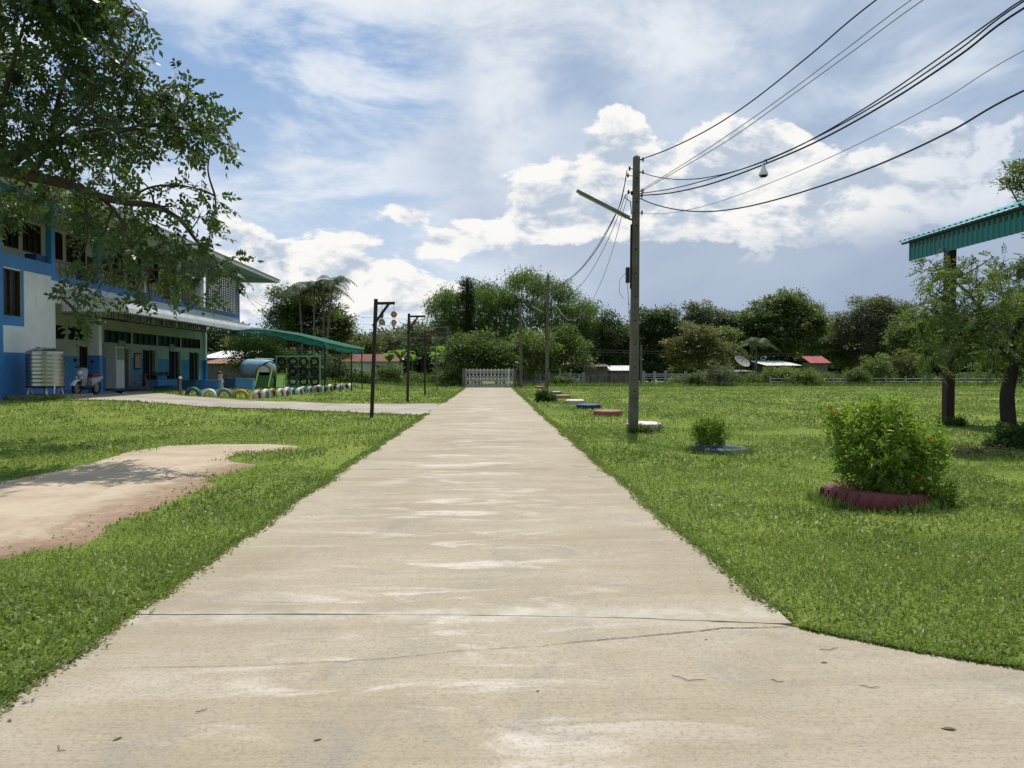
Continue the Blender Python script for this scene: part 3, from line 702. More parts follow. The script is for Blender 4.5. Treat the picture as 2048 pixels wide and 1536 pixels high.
    MB().add([(0,L_,8.44),(0,L_,7.80),(e,L_,7.78),(e,L_,7.86)], [(0,1,2,3)]).add([(0,L_+.03,8.44),(0,L_+.03,7.80),(e,L_+.03,7.78),(e,L_+.03,7.86)], [(3,2,1,0)]).build('gable_board', m['soffit'], S)
    sl = Vector((-8.4, 0, 2.2)).normalized()
    MB().corr((e + .12, -1.3, 7.96), (0,1,0), sl, (.25,0,.97), L_ + 1.4, 8.7, .25, .035, .015).build('roof', m['roofsheet'], S)
    MB().corr((-5.3 - 8.3, -1.3, 7.96), (0,1,0), Vector((8.4,0,2.2)).normalized(), (-.25,0,.97), L_ + 1.4, 8.7, .25, .035, .015).build('roof', m['roofsheet'], S)
    # ground floor, set back under the balcony
    MB().box(-9, -1.9, 3.8, L_, zb, .57).build('plinth', m['blue'], S)
    MB().box(-1.9, -1.1, 12.5, 17.5, zb, .40).build('step', m['blue'], S)
    MB().box(-1.9, -.9, 17.6, 19.2, zb, .43).build('step', m['skyblue'], S)
    doors = [(10.36, 11.12), (13.9, 14.75), (17.3, 18.2), (21.0, 21.9), (24.3, 25.2)]
    gw = [(7.7, 9.05), (9.3, 11.2), (12.75, 15.75), (16.0, 19.1), (19.3, 22.7), (22.9, 26.2)]
    lo = MB(); up = MB(); y = 3.8
    for a, b in doors: lo.box(-2.65, -2.5, y, a, .57, 2.69); y = b
    lo.box(-2.65, -2.5, y, L_, .57, 2.69); lo.box(-2.65, -2.5, 3.8, L_, 2.69, 3.0)
    y = 3.8
    for a, b in gw: up.box(-2.65, -2.5, y, a, 3.0, 3.66); y = b
    up.box(-2.65, -2.5, y, L_, 3.0, 3.66); up.box(-2.65, -2.5, 3.8, L_, 3.66, 5.0)
    lo.build('ground_floor_wall', m['cream'], S); up.build('ground_floor_wall', m['cream'], S)
    y = 3.8
    for a, b in doors + [(L_, L_)]:
        if a - y > .05: MB().box(-2.5, -2.494, y, a, .57, 2.2).build('dado', m['skyblue'], S)
        y = b
    for a, b in gw: window(-2.5, a, b, 3.0, 3.66, 4, False, .1)
    for i, (a, b) in enumerate(doors):
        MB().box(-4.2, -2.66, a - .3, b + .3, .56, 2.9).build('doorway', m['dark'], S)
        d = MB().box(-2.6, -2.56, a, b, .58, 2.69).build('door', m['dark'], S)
        MB().box(-2.5, -2.40, b, b + .06, .58, 2.72).build('door_frame', m['frame'], d)
        MB().box(-2.5, -2.40, a - .06, a, .58, 2.72).build('door_frame', m['frame'], d)
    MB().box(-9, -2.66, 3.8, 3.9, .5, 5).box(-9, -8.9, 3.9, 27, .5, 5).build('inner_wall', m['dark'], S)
    # mosaic pilasters beside the doors
    for a in (15.0, 18.4, 22.05, 25.35):
        MB().box(-2.49, -2.30, a, a + .35, .57, 2.69).build('mosaic_pilaster', m['mosaic'], S)
    MB().box(-2.75, -2.3, 26.7, 26.98, .57, 5.0).build('column', m['white'], S)
    MB().box(-2.76, -2.29, 26.69, 26.99, .57, 2.2).build('column_base', m['blue'], S)
    for yy in (10.8, 14.2, 17.6, 21, 24.3): MB().box(-2.5, -.22, yy, yy + .2, 4.45, 4.98).build('cross_beam', m['cream'], S)
    MB().box(-2.48, -2.44, 14.2, 15.0, 2.75, 3.15).build('name_board', m['t_sage'], S); MB().box(-2.48, -2.44, 20.9, 21.6, 2.75, 3.15).build('name_board', m['t_sage'], S)
    nb = MB().box(-2.49, -2.45, 16.05, 16.95, 1.55, 2.5).build('notice_board', m['frame'], S); MB().box(-2.448, -2.44, 16.13, 16.87, 1.63, 2.42).build('notice_sheet', m['t_pink'], nb)
    MB().box(-2.2, -1.5, 16.9, 19.7, .57, .95).build('bench', m['skyblue'], S)
    # metal canopy in front of the ground floor
    def prof(t):                                            # from wall to lip, rolled down at the edge
        if t < .7: return (2.25 * t / .7, 0, -.42 * t / .7)
        a = (t - .7) / .3 * R(95); return (2.25 + .50 * math.sin(a), 0, -.42 - .50 * (1 - math.cos(a)) - .02 * (t - .7))
    can = MB().corr((.02, 4.2, 4.88), (0,1,0), (0,0,0), (.15,0,.99), 16.6, 1, .20, .03, .012, prof, 14).build('canopy', m['zinc'], S)
    ep = MB().corr((.02, 4.18, 3.98), (1,0,0), (0,0,1), (0,-1,0), 2.62, .42, .12, .02, .008); ep.build('end_panel', m['zincend'], can)
    ep2 = MB(); pts = [(.02, 4.40), (.02, 4.86)] + [(.02 + prof(t)[0] - .02, 4.86 + prof(t)[2]) for t in np.linspace(.05, .98, 16)] + [(2.64, 4.40)]
    ep2.add([(x, 4.185, z) for x, z in pts], [tuple(range(len(pts)))]); ep2.build('end_panel', m['zincend'], can)
    trs = MB(); trs.beam((2.68, 4.2, 3.86), (2.68, 20.8, 3.86), .05); trs.beam((2.68, 4.2, 3.60), (2.68, 20.8, 3.60), .05)
    k = 0
    for yy in np.arange(4.25, 20.8, .55):
        trs.beam((2.68, yy, 3.60), (2.68, yy + .55 if k % 2 else yy, 3.86), .03); trs.beam((2.68, yy, 3.6), (2.68, yy, 3.86), .03); k += 1
    for yy in np.arange(4.3, 20.8, 1.65):
        trs.beam((0, yy, 3.9), (2.66, yy, 3.62), .04); trs.beam((0, yy, 4.6), (2.66, yy, 4.1), .04)
        for x in (.5, 1.0, 1.5, 2.0): trs.beam((x, yy, 3.9 - .105 * x), (x, yy, 4.6 - .19 * x), .025)
    for x in (.7, 1.4, 2.1): trs.beam((x, 4.2, 4.62 - .19 * x), (x, 20.8, 4.62 - .19 * x), .045)
    trs.build('truss', m['steelblack'], can)
    # wiring bracket on the far corner
    br = MB().box(.0, .14, 27.0, 27.1, 7.0, 7.35).build('wire_bracket', m['steelblack'], S)
t = NT('mosaic_tiles'); w = t.world(); vo = t.n('ShaderNodeTexVoronoi'); t.L.new(w, vo.inputs['Vector']); vo.inputs['Scale'].default_value = 9
hs = t.n('ShaderNodeHueSaturation'); hs.inputs['Saturation'].default_value = .45; hs.inputs['Value'].default_value = .5; t.L.new(vo.outputs['Color'], hs.inputs['Color'])
t.base(t.mix(.45, hs.outputs[0], (.30,.30,.26))); MT['mosaic'] = t.m
make_school()

# ---- things in front of and under the school
def loc_t(x, y, z): return bworld(x, y, z)
def make_tank():
    p = bworld(1.0, 1.25, 0)
    slab = thing('tank_platform', 'low stained concrete platform carrying the steel water tank', 'platform', (p[0] + .05, p[1], 0))
    MB().box(-1.0, 1.25, -.9, .9, .25, .62).build('slab', MT['concdark'], slab, bevel=.02)
    r = thing('water_tank', 'ribbed stainless steel water tank standing against the white wall', 'water tank', (p[0], p[1], .62))
    prof = [(.001, .24), (.50, .24), (.60, .27)]
    zz = .30
    while zz < 1.50:
        prof += [(.630, zz), (.634, zz + .025), (.636, zz + .045), (.634, zz + .065), (.630, zz + .09), (.629, zz + .13)]; zz += .145
    prof += [(.635, 1.56), (.62, 1.62), (.50, 1.70), (.30, 1.75), (.29, 1.79), (.001, 1.80)]
    MB().lathe(prof, 48).build('body', MT['stainless'], r, smooth=True)
    MB().lathe([(.64, .27), (.66, .27), (.66, .31), (.64, .31)], 40, closed=True).build('base_ring', MT['steelblack'], r)
    for k in range(4):
        a = k * math.pi / 2 + .6; c, s = math.cos(a) * .5, math.sin(a) * .5
        MB().beam((c * 1.15, s * 1.15, 0), (c, s, .27), .045).beam((c * .75, s * .75, 0), (c, s, .27), .03).build('leg', MT['zinc'], r)
    MB().tube([(.55, -.35, .3), (.62, -.5, .2), (.62, -.5, .03)], .022).build('tap_pipe', MT['plasticwhite'], r)
    w = thing('weed_clump', 'ragged weeds growing at the foot of the tank platform', 'weeds', (p[0] + .6, p[1] - 1.1, .44))
    n = 260; C = np.stack([rng.normal(0, .55, n), rng.normal(0, .12, n), np.zeros(n)], 1); D = np.stack([rng.normal(0, .5, n), rng.normal(0, .5, n), np.ones(n)], 1)
    link('leaves', leaf_mesh('weeds', C, D, rand_dir(rng, n), rng.uniform(.1, .3, n), rng.uniform(.02, .05, n), rng.uniform(.2, .9, n), MT['grass']), w)
make_tank()

def make_scooter():
    p = bworld(.62, 4.9, 0); z = .46
    # local: x forward
    r = thing('motor_scooter', 'grey and white motor scooter with a red seat side parked under the canopy', 'scooter', (p[0], p[1], z), R(-92)); r.rotation_euler[0] = R(-5); r.scale = (1.14,) * 3
    grey = MT['t_silver'] = mat('silver_plastic', (.30,.31,.33), .35, .08, 6, .15, spec=.5); wht = MT['plasticwhite']; blk = MT['rubber']; red = mat('dark_red_panel', (.16,.02,.02), .4, .1, 6, .1)
    for x, rr in ((.64, .27), (-.62, .27)):
        w = MB().lathe([(rr - .08, -.045), (rr - .02, -.05), (rr, -.025), (rr, .025), (rr - .02, .05), (rr - .08, .045)], 24, (x, 0, rr), 'y', True).build('wheel', blk, r, smooth=True)
        MB().lathe([(.0, -.03), (.06, -.035), (.18, -.02), (.18, .02), (.06, .035), (.0, .03)], 14, (x, 0, rr), 'y').build('rim', MT['lampgrey'], w)
    # front shield
    fs = MB()
    rows = [(.46, .36, .15), (.50, .55, .20), (.50, .75, .22), (.44, .93, .19), (.37, 1.03, .11)]
    for x, zz, w in rows:
        for j in range(7): a = (j / 6 - .5) * 2; fs.v.append((x - .10 * a * a + .05, a * w, zz))
    for x, zz, w in rows:
        for j in range(7): a = (j / 6 - .5) * 2; fs.v.append((x - .10 * a * a - .03, a * w * .9, zz))
    for k in (0, 35):
        for i in range(4):
            for j in range(6): q = k + i * 7 + j; fs.f.append((q, q + 1, q + 8, q + 7) if k == 0 else (q, q + 7, q + 8, q + 1))
    s_ = fs.build('front_shield', grey, r, smooth=True)
    MB().lathe([(.0, .02), (.06, .015), (.085, -.02), (.08, -.05)], 14, (.56, 0, .84), 'x').build('headlight', wht, s_, smooth=True)
    MB().box(.54, .57, -.13, -.07, .62, .7).box(.54, .57, .07, .13, .62, .7).build('front_sticker', wht, s_)
    # front mudguard
    MB().lathe([(.30, -.09), (.325, -.06), (.33, 0), (.325, .06), (.30, .09)], 12, (.64, 0, .27), 'y', False, R(20), R(165)).build('mudguard', wht, r, smooth=True)
    MB().tube([(.64, -.09, .27), (.52, -.08, .6)], .022).tube([(.64, .09, .27), (.52, .08, .6)], .022).build('fork', MT['steelblack'], r)
    MB().box(-.15, .45, -.16, .16, .27, .36).build('footboard', MT['steelblack'], r, bevel=.03)
    bd = MB(); secs = [(-.10, .30, .60, .13), (-.25, .30, .70, .17), (-.55, .42, .74, .17), (-.85, .58, .76, .10)]
    for x, z0, z1, w in secs:
        for j in range(10): a = j / 10 * 2 * math.pi; bd.v.append((x, w * math.cos(a), (z0 + z1) / 2 + (z1 - z0) / 2 * math.sin(a)))
    for i in range(3):
        for j in range(10): bd.f.append((i * 10 + j, i * 10 + (j + 1) % 10, i * 10 + 10 + (j + 1) % 10, i * 10 + 10 + j))
    bd.f += [tuple(range(10)), tuple(range(39, 29, -1))]; bd.build('rear_body', grey, r, smooth=True)
    MB().box(-.72, -.08, -.14, .14, .72, .82).build('seat', red, r, bevel=.05)
    hb = MB().tube([(.30, -.34, 1.02), (.36, -.15, 1.06), (.38, 0, 1.05), (.36, .15, 1.06), (.30, .34, 1.02)], .018).build('handlebar', MT['steelblack'], r)
    for s in (-1, 1):
        mr = MB().tube([(.33, s * .22, 1.05), (.34, s * .30, 1.25)], .008).build('mirror_stalk', MT['steelblack'], r)
        MB().lathe([(.0, -.02), (.06, -.015), (.065, .005), (.0, .012)], 14, (.34, s * .32, 1.29), 'x').build('mirror', MT['steelblack'], mr, smooth=True)
    MB().box(-.98, -.82, -.05, .05, .62, .70).build('tail_light', red, r, bevel=.015)
    MB().tube([(-.1, -.13, .22), (-.5, -.16, .26), (-.85, -.17, .34)], [.03, .045, .05]).build('exhaust', MT['steelblack'], r)
make_scooter()

def small_under_canopy():
    # pale cabinet / folding door leaf, wooden stools, pot plants
    p = bworld(-1.6, 11.6, 0); c = thing('white_cabinet', 'tall white cabinet standing beside the column under the canopy', 'cabinet', p, BROT)
    MB().box(-.25, .25, 0, .9, .57, 2.75).build('carcass', MT['plasticwhite'], c, bevel=.01); MB().box(.25, .27, .03, .44, .62, 2.0).build('door', MT['plasticwhite'], c); MB().box(.25, .27, .46, .87, .62, 2.0).build('door', MT['plasticwhite'], c); MB().box(.25, .265, .1, .8, 2.06, 2.68).build('poster', MT['t_sage'], c)
    for k, (x, y) in enumerate(((-1.35, 13.9), (-1.2, 14.5), (-1.3, 15.3))):
        q = bworld(x, y, .57 if k < 0 else .4); s = thing('wooden_chair', ['light wooden chair nearest the white cabinet', 'light wooden chair in the middle of three by the door', 'light wooden chair farthest from the white cabinet'][k], 'chair', (q[0], q[1], .4), BROT + .3 * k, 'wooden chairs outside the classrooms')
        MB().box(-.2, .2, -.2, .2, .42, .46).build('seat', MT['woodlight'], s, bevel=.01)
        for a in (-1, 1):
            for b in (-1, 1): MB().beam((a * .17, b * .17, 0), (a * .17, b * .17, .42), .04).build('leg', MT['woodlight'], s)
        bk = MB().beam((-.17, -.17, .46), (-.21, -.17, .92), .035).beam((-.17, .17, .46), (-.21, .17, .92), .035)
        for zz in (.62, .76, .9): bk.beam((-.19, -.17, zz), (-.19, .17, zz), .02, .05)
        bk.build('backrest', MT['woodlight'], s)
    for k, (x, y) in enumerate(((-1.8, 17.2), (-1.8, 19.2))):
        q = bworld(x, y, .95); pl = thing('potted_plant', ['dark leafy pot plant on the near end of the blue bench', 'dark leafy pot plant on the far end of the blue bench'][k], 'plant', q, 0, 'pot plants on the bench')
        MB().lathe([(.0, 0), (.10, 0), (.14, .22), (.12, .22), (.11, .2), (0, .2)], 14).build('pot', MT['steelblack'], pl, smooth=True)
        n = 120; C = np.stack([rng.normal(0, .22, n), rng.normal(0, .4, n), .2 + rng.uniform(0, .2, n)], 1)
        link('leaves', leaf_mesh('pot_leaves', C, rand_dir(rng, n) + (0, 0, .6), rand_dir(rng, n), rng.uniform(.08, .2, n), rng.uniform(.03, .06, n), rng.uniform(0, .7, n), MT['l_dark']), pl)
small_under_canopy()

# ---- green shade net on posts
def make_net():
    r = thing('shade_net_canopy', 'green shade net canopy stretched on thin steel posts beside the playground', 'canopy')
    us = [462, 500, 540, 600, 650, 690, 728]; ys = [45.3, 46.0, 46.8, 47.8, 48.6, 53, 57.5]
    vt = [662, 658, 660.5, 670.5, 684, 693, 698.5]; vb = [668, 669, 672, 686, 697, 706, 708]; vs = [659, 655, 657.5, 666, 677, 687, 696]
    n = 42; ts = np.linspace(0, 6, n); I = lambda a: np.interp(ts, range(7), a)
    U, Yy = I(us), I(ys); top = np.array([at(u, v, y) for u, v, y in zip(U, I(vt), Yy)]); bot = np.array([at(u, v, y) for u, v, y in zip(U, I(vb), Yy)])
    far = np.array([at(u, v, 60.0) for u, v in zip(U, I(vs))])
    bot[:, 2] += .03 * np.sin(ts * 9)
    V = [tuple(p) for p in bot] + [tuple(p) for p in top]; k = 9
    for j in range(1, k + 1):
        f = j / k; row = top + (far - top) * f; row[:, 2] += .12 * np.sin(f * math.pi) * np.abs(np.sin(ts * 1.6)) - .06 * math.sin(f * math.pi); V += [tuple(p) for p in row]
    link('net', arr_mesh('net', np.array(V), grid_faces(n, k + 2), MT['net'], smooth=True), r)
    fr = MB(); q = top - (0, 0, .03); w_ = bot + (0, 0, .02)
    fr.tube(list(map(tuple, q)), .025, 6).tube(list(map(tuple, w_)), .025, 6)
    for i in range(0, n - 1, 3): fr.beam(q[i], w_[i], .02); fr.beam(w_[i], q[min(n - 1, i + 3)], .018)
    for i in range(0, n, 7): fr.beam(q[i], far[i] - (0, 0, .05), .03)
    fr.build('frame', MT['steelblack'], r)
    for (u, v, topv, w) in ((650, 786, 690, .07), (680.5, 782.5, 700, .045), (703, 781, 703, .07), (724, 779, 704, .06), (671, 779, 696, .03)):
        g = G(u, v); tp = at(u - (1 if u < 700 else 0), topv, g[1]); MB().tube([(g[0], g[1], g[2] - .05), (g[0], g[1], tp[2])], w / 2 + .01, 8).build('post', MT['steelblack'], r, smooth=True)
make_net()

# ---- playground
def tyre_prof(Rr, w): return [(Rr * .60, -w * .36), (Rr * .74, -w * .5), (Rr * .93, -w * .48), (Rr, -w * .30), (Rr, w * .30), (Rr * .93, w * .48), (Rr * .74, w * .5), (Rr * .60, w * .36), (Rr * .64, w * .30), (Rr * .86, w * .40), (Rr * .90, 0), (Rr * .86, -w * .40), (Rr * .64, -w * .30)]
def make_playground():
    cl = [('dark teal', 't_teal'), ('white', 't_white'), ('grey', 't_grey'), ('yellow', 't_yellow')]
    grp = 'half-buried painted tyres round the playground'
    for i, (u0, u1, vb) in enumerate(((368, 400, 791), (402, 431, 793), (430, 463, 794), (463, 496, 796))):
        g = G((u0 + u1) / 2, vb); Rr = (u1 - u0) / F * g[1] / 2; me = MB().lathe(tyre_prof(Rr, .19), 28, (0, 0, .02), 'y', True).mesh('tyre', MT[cl[i][1]], True)
        o = link('half_buried_tyre', me, None, 0, True); o.location = (g[0], g[1] + .1, g[2]); o.rotation_euler = (0, 0, R(4 * i - 6))
        tag(o, f'{cl[i][0]} painted half-buried tyre arch facing the path beside the school', 'tyre', grp)
    seq = 't_pink t_white t_sage t_yellow t_white t_pink t_white t_lightblue t_white t_sage t_teal t_sage t_grey t_sage t_white t_sage t_yellow t_white t_blue t_sage t_white t_brown t_brown t_white'.split()
    names = dict(t_pink='pink', t_white='white', t_sage='sage green', t_yellow='yellow', t_lightblue='light blue', t_teal='dark teal', t_grey='grey', t_blue='blue', t_brown='brown')
    a, b = G(515, 796), G(697, 778); cache = {}
    for i, c in enumerate(seq):
        f = i / (len(seq) - 1); p = a + (b - a) * f; rr = .31 + .04 * math.sin(i * 2.3)
        key = (c, round(rr, 2))
        if key not in cache: cache[key] = MB().lathe(tyre_prof(rr, .20), 24, (0, 0, 0), 'x', True).mesh('tyre', MT[c], True)
        o = link('half_buried_tyre', cache[key], None, 0, True); o.location = (p[0] + .12 * math.sin(i * 1.7), p[1], float(terr(p[0], p[1])) + .06); o.rotation_euler = (0, 0, R(-14 + 10 * math.sin(i * 3.1)))
        tag(o, f'{names[c]} half-buried tyre, {ORD[i]} from the path in the row under the shade net', 'tyre', grp)
    # rack of hung tyres
    y = 50.5; p0, p1 = at(553, 771, y), at(640, 771, y); zt = at(596, 713, y)[2]; zg = float(terr(p0[0], y))
    r = thing('tyre_climbing_rack', 'white pipe climbing rack filled with three rows of black tyres', 'climbing rack', (p0[0], y, zg)); w = p1[0] - p0[0]; h = zt - zg
    for x in (0, w): MB().tube([(x, 0, -.1), (x, 0, h)], .035).build('post', MT['zinc'], r, smooth=True)
    MB().tube([(-.1, 0, h), (w + .1, 0, h)], .035).build('top_rail', MT['zinc'], r, smooth=True)
    d = w / 4; ty = MB().lathe(tyre_prof(min(d, h / 3) * .47, .17), 22, (0, 0, 0), 'y', True).mesh('tyre', MT['rubber'], True); tt = MB().lathe(tyre_prof(min(d, h / 3) * .47, .17), 22, (0, 0, 0), 'y', True).mesh('tyre', MT['t_teal'], True)
    for i in range(4):
        for j in range(3):
            o = link('tyre', tt if (j == 2 and i == 1) else ty, r, 0, True); o.location = (d * (i + .5), .02 * (i % 2), h - h / 3 * (j + .5) - .02); o.rotation_euler = (.05 * math.sin(i * 7 + j), 0, .12 * math.sin(i + 3 * j))
    # blue play tank with a drum tunnel and green steps
    y = 45.5; q = at(482, 757, y); q2 = at(550, 757, y); zg = float(terr(q[0], y)); L2 = q2[0] - q[0]; zc = (at(515, 718, y)[2] + q[2]) / 2; rr = (at(515, 718, y)[2] - q[2]) / 2
    r = thing('play_tunnel', 'light blue tank-shaped play tunnel with a brown drum entrance', 'play equipment', (q[0], y, 0))
    pr = [(.001, 0), (rr * .55, .04), (rr * .86, .16), (rr, .42), (rr, L2 * .72), (rr * .92, L2 * .88), (rr * .6, L2 * .98), (.001, L2)]
    b_ = MB().lathe(pr, 28, (0, 0, zc), 'x').build('body', MT['t_lightblue'], r, smooth=True)
    MB().tube([(.9, -.1, zc + rr + .02), (2.0, -.1, zc + rr - .02)], .04).build('grab_rail', MT['plasticwhite'], b_)
    for x, z_, s in ((.62, zc - .28, .30), (1.2, zc - .1, .22)):
        MB().lathe([(.001, -.02), (s * .8, -.02), (s, .02)], 16, (x, -rr * .80, z_), 'y').build('painted_patch', MT['t_orange' if s > .25 else 't_navy'], b_)
    dr = at(527, 744, 44.6); drr = 15 / F * 44.6
    dm = MB().lathe([(drr * .82, .0), (drr, .0), (drr, .9), (drr * .82, .9)], 26, (dr[0] - q[0], -.9, dr[2]), 'y', True).build('drum', MT['t_brown'], r, smooth=True); dm.rotation_euler = (0, 0, 0)
    MB().lathe([(.001, -.02), (drr * .8, -.02), (drr * .8, .02)], 24, (dr[0] - q[0], -.9, dr[2]), 'y').build('drum_end', MT['t_white'], dm)
    MB().lathe([(drr * 1.02, -.06), (drr * 1.16, -.06), (drr * 1.16, .06), (drr * 1.02, .06)], 26, (dr[0] - q[0] + .25, -.5, dr[2] + .12), 'y', True, R(0), R(180)).build('arch_rim', MT['rubber'], r, smooth=True)
    for x in (.25, 2.0): MB().box(x, x + .16, -.2, .2, zg - .05, zc - rr * .8).build('support', MT['tealpaint'], r)
    g0 = at(512, 776, 44.0); sx = g0[0] - q[0]
    st = MB()
    for k in range(5): st.box(sx + .0, sx + .75, -1.6 + k * .17, -1.45 + k * .17, zg, zg + .18 + k * .19)
    st.build('steps', MT['t_green'], r)
    for s in (0, .78): MB().beam((sx + s, -1.7, zg + .1), (sx + s, -.85, zg + 1.25), .06).build('step_rail', MT['t_lime'], r)
    # small lime slide by the rack
    g1 = G(563, 778); r = thing('play_slide', 'small lime green slide with a ladder in front of the tyre rack', 'slide', (g1[0], g1[1], g1[2]), R(10))
    MB().add([(-.26,0,.9),(.26,0,.9),(.26,-.5,.12),(-.26,-.5,.12),(-.26,0,.86),(.26,0,.86),(.26,-.5,.08),(-.26,-.5,.08)], [(0,3,2,1),(4,5,6,7),(0,1,5,4),(2,3,7,6),(1,2,6,5),(3,0,4,7)]).build('chute', MT['t_lime'], r)
    for s in (-.29, .29): MB().beam((s, 0, 0), (s, 0, 1.25), .06).build('rail', MT['t_lime'], r)
    MB().box(-.26, .26, 0, .05, .85, .95).build('platform', MT['t_lime'], r)
    # low painted planter walls
    for i, (u0, u1, v0, v1, mt, lab, y) in enumerate(((364, 393, 761, 791, 'tealpaint', 'dark teal low wall block nearest the classroom doors', 40.5), (393, 438, 760.5, 790, 'blue', 'blue low wall block left of the little painted figure', 41), (448, 470, 757, 783, 'navy', 'dark navy low wall block right of the little painted figure', 42.5), (470, 506, 757, 783, 'skyblue', 'light blue low wall block under the blue play tunnel', 42.6))):
        a, b = at(u0, v0, y), at(u1, v1, y); w = thing('low_wall', lab, 'wall', (a[0], y, float(terr(a[0], y))), 0, 'painted low walls of the playground')
        MB().box(.0, b[0] - a[0] - .01, 0, .35, -.1, a[2] - float(terr(a[0], y))).build('wall', MT[mt], w, bevel=.015); MB().box(-.01, b[0] - a[0], -.02, .37, a[2] - float(terr(a[0], y)) - .05, a[2] - float(terr(a[0], y)) + .012).build('coping', MT[mt], w)
    a = at(440, 783, 41.8); f = thing('garden_figure', 'small painted garden figure with a red cap between the low walls', 'ornament', (a[0], 41.8, float(terr(a[0], 41.8))))
    MB().lathe([(.001, 0), (.17, 0), (.19, .1), (.14, .34), (.16, .55), (.10, .68), (.001, .7)], 16).build('body', MT['t_skin'], f, smooth=True)
    MB().lathe([(.001, .62), (.12, .66), (.15, .78), (.12, .9), (.001, .95)], 16).build('head', MT['t_skin'], f, smooth=True); MB().lathe([(.16, .86), (.13, .97), (.001, 1.02)], 16).build('cap', MT['t_red'], f, smooth=True)
    g = G(361, 790); b = thing('tap_post', 'rust brown standpipe post with a white tap by the path', 'post', g); MB().tube([(0, 0, -.1), (0, 0, .72)], .05).build('post', MT['rust'], b, smooth=True); MB().lathe([(.001, .72), (.07, .73), (.07, .8), (.001, .82)], 12).build('cap', MT['plasticwhite'], b, smooth=True)
make_playground()
# ---------------------------------------------------------------- poles, posts, wires
POLES = {}
def make_pole(u, vb, vtop, utop, label, lamp, key, w0=.118, w1=.080):
    g = G(u, vb); y = g[1]; tp = at(utop, vtop, y); r = thing('utility_pole', label, 'pole', (g[0], y, 0), 0, 'concrete utility poles beside the drive')
    h = tp[2]; lx = tp[0] - g[0]; POLES[key] = (g[0], y, lx, h)
    P = lambda z: lx * z / h
    mb = MB(); secs = 12
    for i in range(secs + 1):
        z = -.2 + (h - .03 + .2) * i / secs; w = w0 + (w1 - w0) * i / secs; c = w * .75
        for a, b in ((-w, -c), (-c, -w), (c, -w), (w, -c), (w, c), (c, w), (-c, w), (-w, c)): mb.v.append((P(z) + a, b, z))
    for i in range(secs):
        for j in range(8): mb.f.append((i*8+j, i*8+(j+1)%8, i*8+8+(j+1)%8, i*8+8+j))
    for a, b in ((-w1, -w1), (w1, -w1), (w1, w1), (-w1, w1)): pass
    o = len(mb.v); mb.v.append((P(h), 0, h + .03)); mb.f += [(secs*8+j, secs*8+(j+1)%8, o) for j in range(8)]; mb.build('shaft', MT['poleconc'], r)
    hole = MB()
    for z in np.arange(1.0, h - .3, .6): hole.box(P(z) - .02, P(z) + .02, -w0 - .002 + (w0 - w1) * z / h * .98, -w0 + .02, z, z + .04)
    tag(hole.build('bolt_holes', MT['dark'], r), kind='stuff')
    if lamp:
        e = at(lamp[2], lamp[3], y); s = at(lamp[0], lamp[1], y); w = w0
        s = s - np.array([g[0], y, 0]); e = e - np.array([g[0], y, 0]); d = (e - s) / np.linalg.norm(e - s)
        arm = MB().tube([(P(s[2] - 1.75) - w * .95, -.03, s[2] - 1.75), (P(s[2] - .5) - w, -.03, s[2] - .5), (P(s[2]) - w, -.03, s[2] - .14), (s[0] + .12, -.03, s[2] - .02), tuple(s + d * .02 + (0, -.03, 0)), tuple(s + d * .3 + (0, -.03, 0))], .026, 8).build('lamp_arm', MT['steelblack'], r, smooth=True)
        a = s + d * .05; b = e; up = np.array([0, 0, 1.0])
        hs = MB().beam(tuple(a + (0, -.03, .03)), tuple(b + (0, -.03, .03)), .16, .06).build('lamp_housing', MT['lampgrey'], r, bevel=.015)
        MB().tube([tuple(a + d * .08 + (0, -.03, -.03)), tuple(b - d * .06 + (0, -.03, -.03))], .019, 8).build('lamp_tube', MT['plasticwhite'], hs, smooth=True)
    return r, P, h
main, P1, H1 = make_pole(1266.5, 862, 312, 1273, 'tall concrete pole in front of the pink and white tyre seat, with long lamp arm', (1262, 440, 1153, 384), 'near')
make_pole(1093.5, 787, 549, 1096, 'middle concrete pole beside the dark shrub, with a short lamp arm', (1090, 626, 1062, 611), 'mid')
make_pole(1042.5, 776, 606, 1040.5, 'farthest concrete pole standing beside the entrance gate', None, 'far', .12, .09)
def pole_fittings():
    z = lambda v: at(1268, v, POLES['near'][1])[2]
    r = main
    bx = MB().box(P1(3.9) - .24, P1(3.9) - .15, -.08, .04, z(566), z(535)).build('switch_box', MT['steelblack'], r, bevel=.01)
    MB().tube([(P1(3.5) - .20, -.03, z(566)), (P1(3) - .17, -.06, z(600)), (P1(2.9) - .15, -.1, z(640))], .008, 6).tube([(P1(4) - .24, -.05, z(545)), (P1(4) - .40, -.06, z(560)), (P1(4) - .42, -.06, z(585)), (P1(4) - .30, -.06, z(598))], .006, 6).build('loose_wire', MT['cablegrey'], r)
    ins = [(.16, 320), (-.18, 338), (-.22, 352), (.16, 345), (-.2, 385), (-.12, 387), (.16, 382), (.14, 392), (.15, 426)]
    for dx, v in ins:
        zz = z(v); MB().beam((P1(zz) + (.09 if dx > 0 else -.09), 0, zz), (P1(zz) + dx, -.04, zz), .02).build('bracket', MT['zinc'], r)
        MB().lathe([(.001, -.05), (.03, -.045), (.02, -.02), (.035, 0), (.02, .02), (.03, .045), (.001, .05)], 10, (P1(zz) + dx, -.04, zz)).build('insulator', MT['steelblack' if dx < 0 else 'cablegrey'], r, smooth=True)
    MB().tube([(P1(5.9) - .2, -.04, z(386)), (P1(5.7) - .3, -.06, z(396)), (P1(5.6) - .15, -.08, z(405)), (P1(5.4) - .13, -.1, z(430))], .012, 6).build('jumper_loop', MT['cable'], r)
pole_fittings()
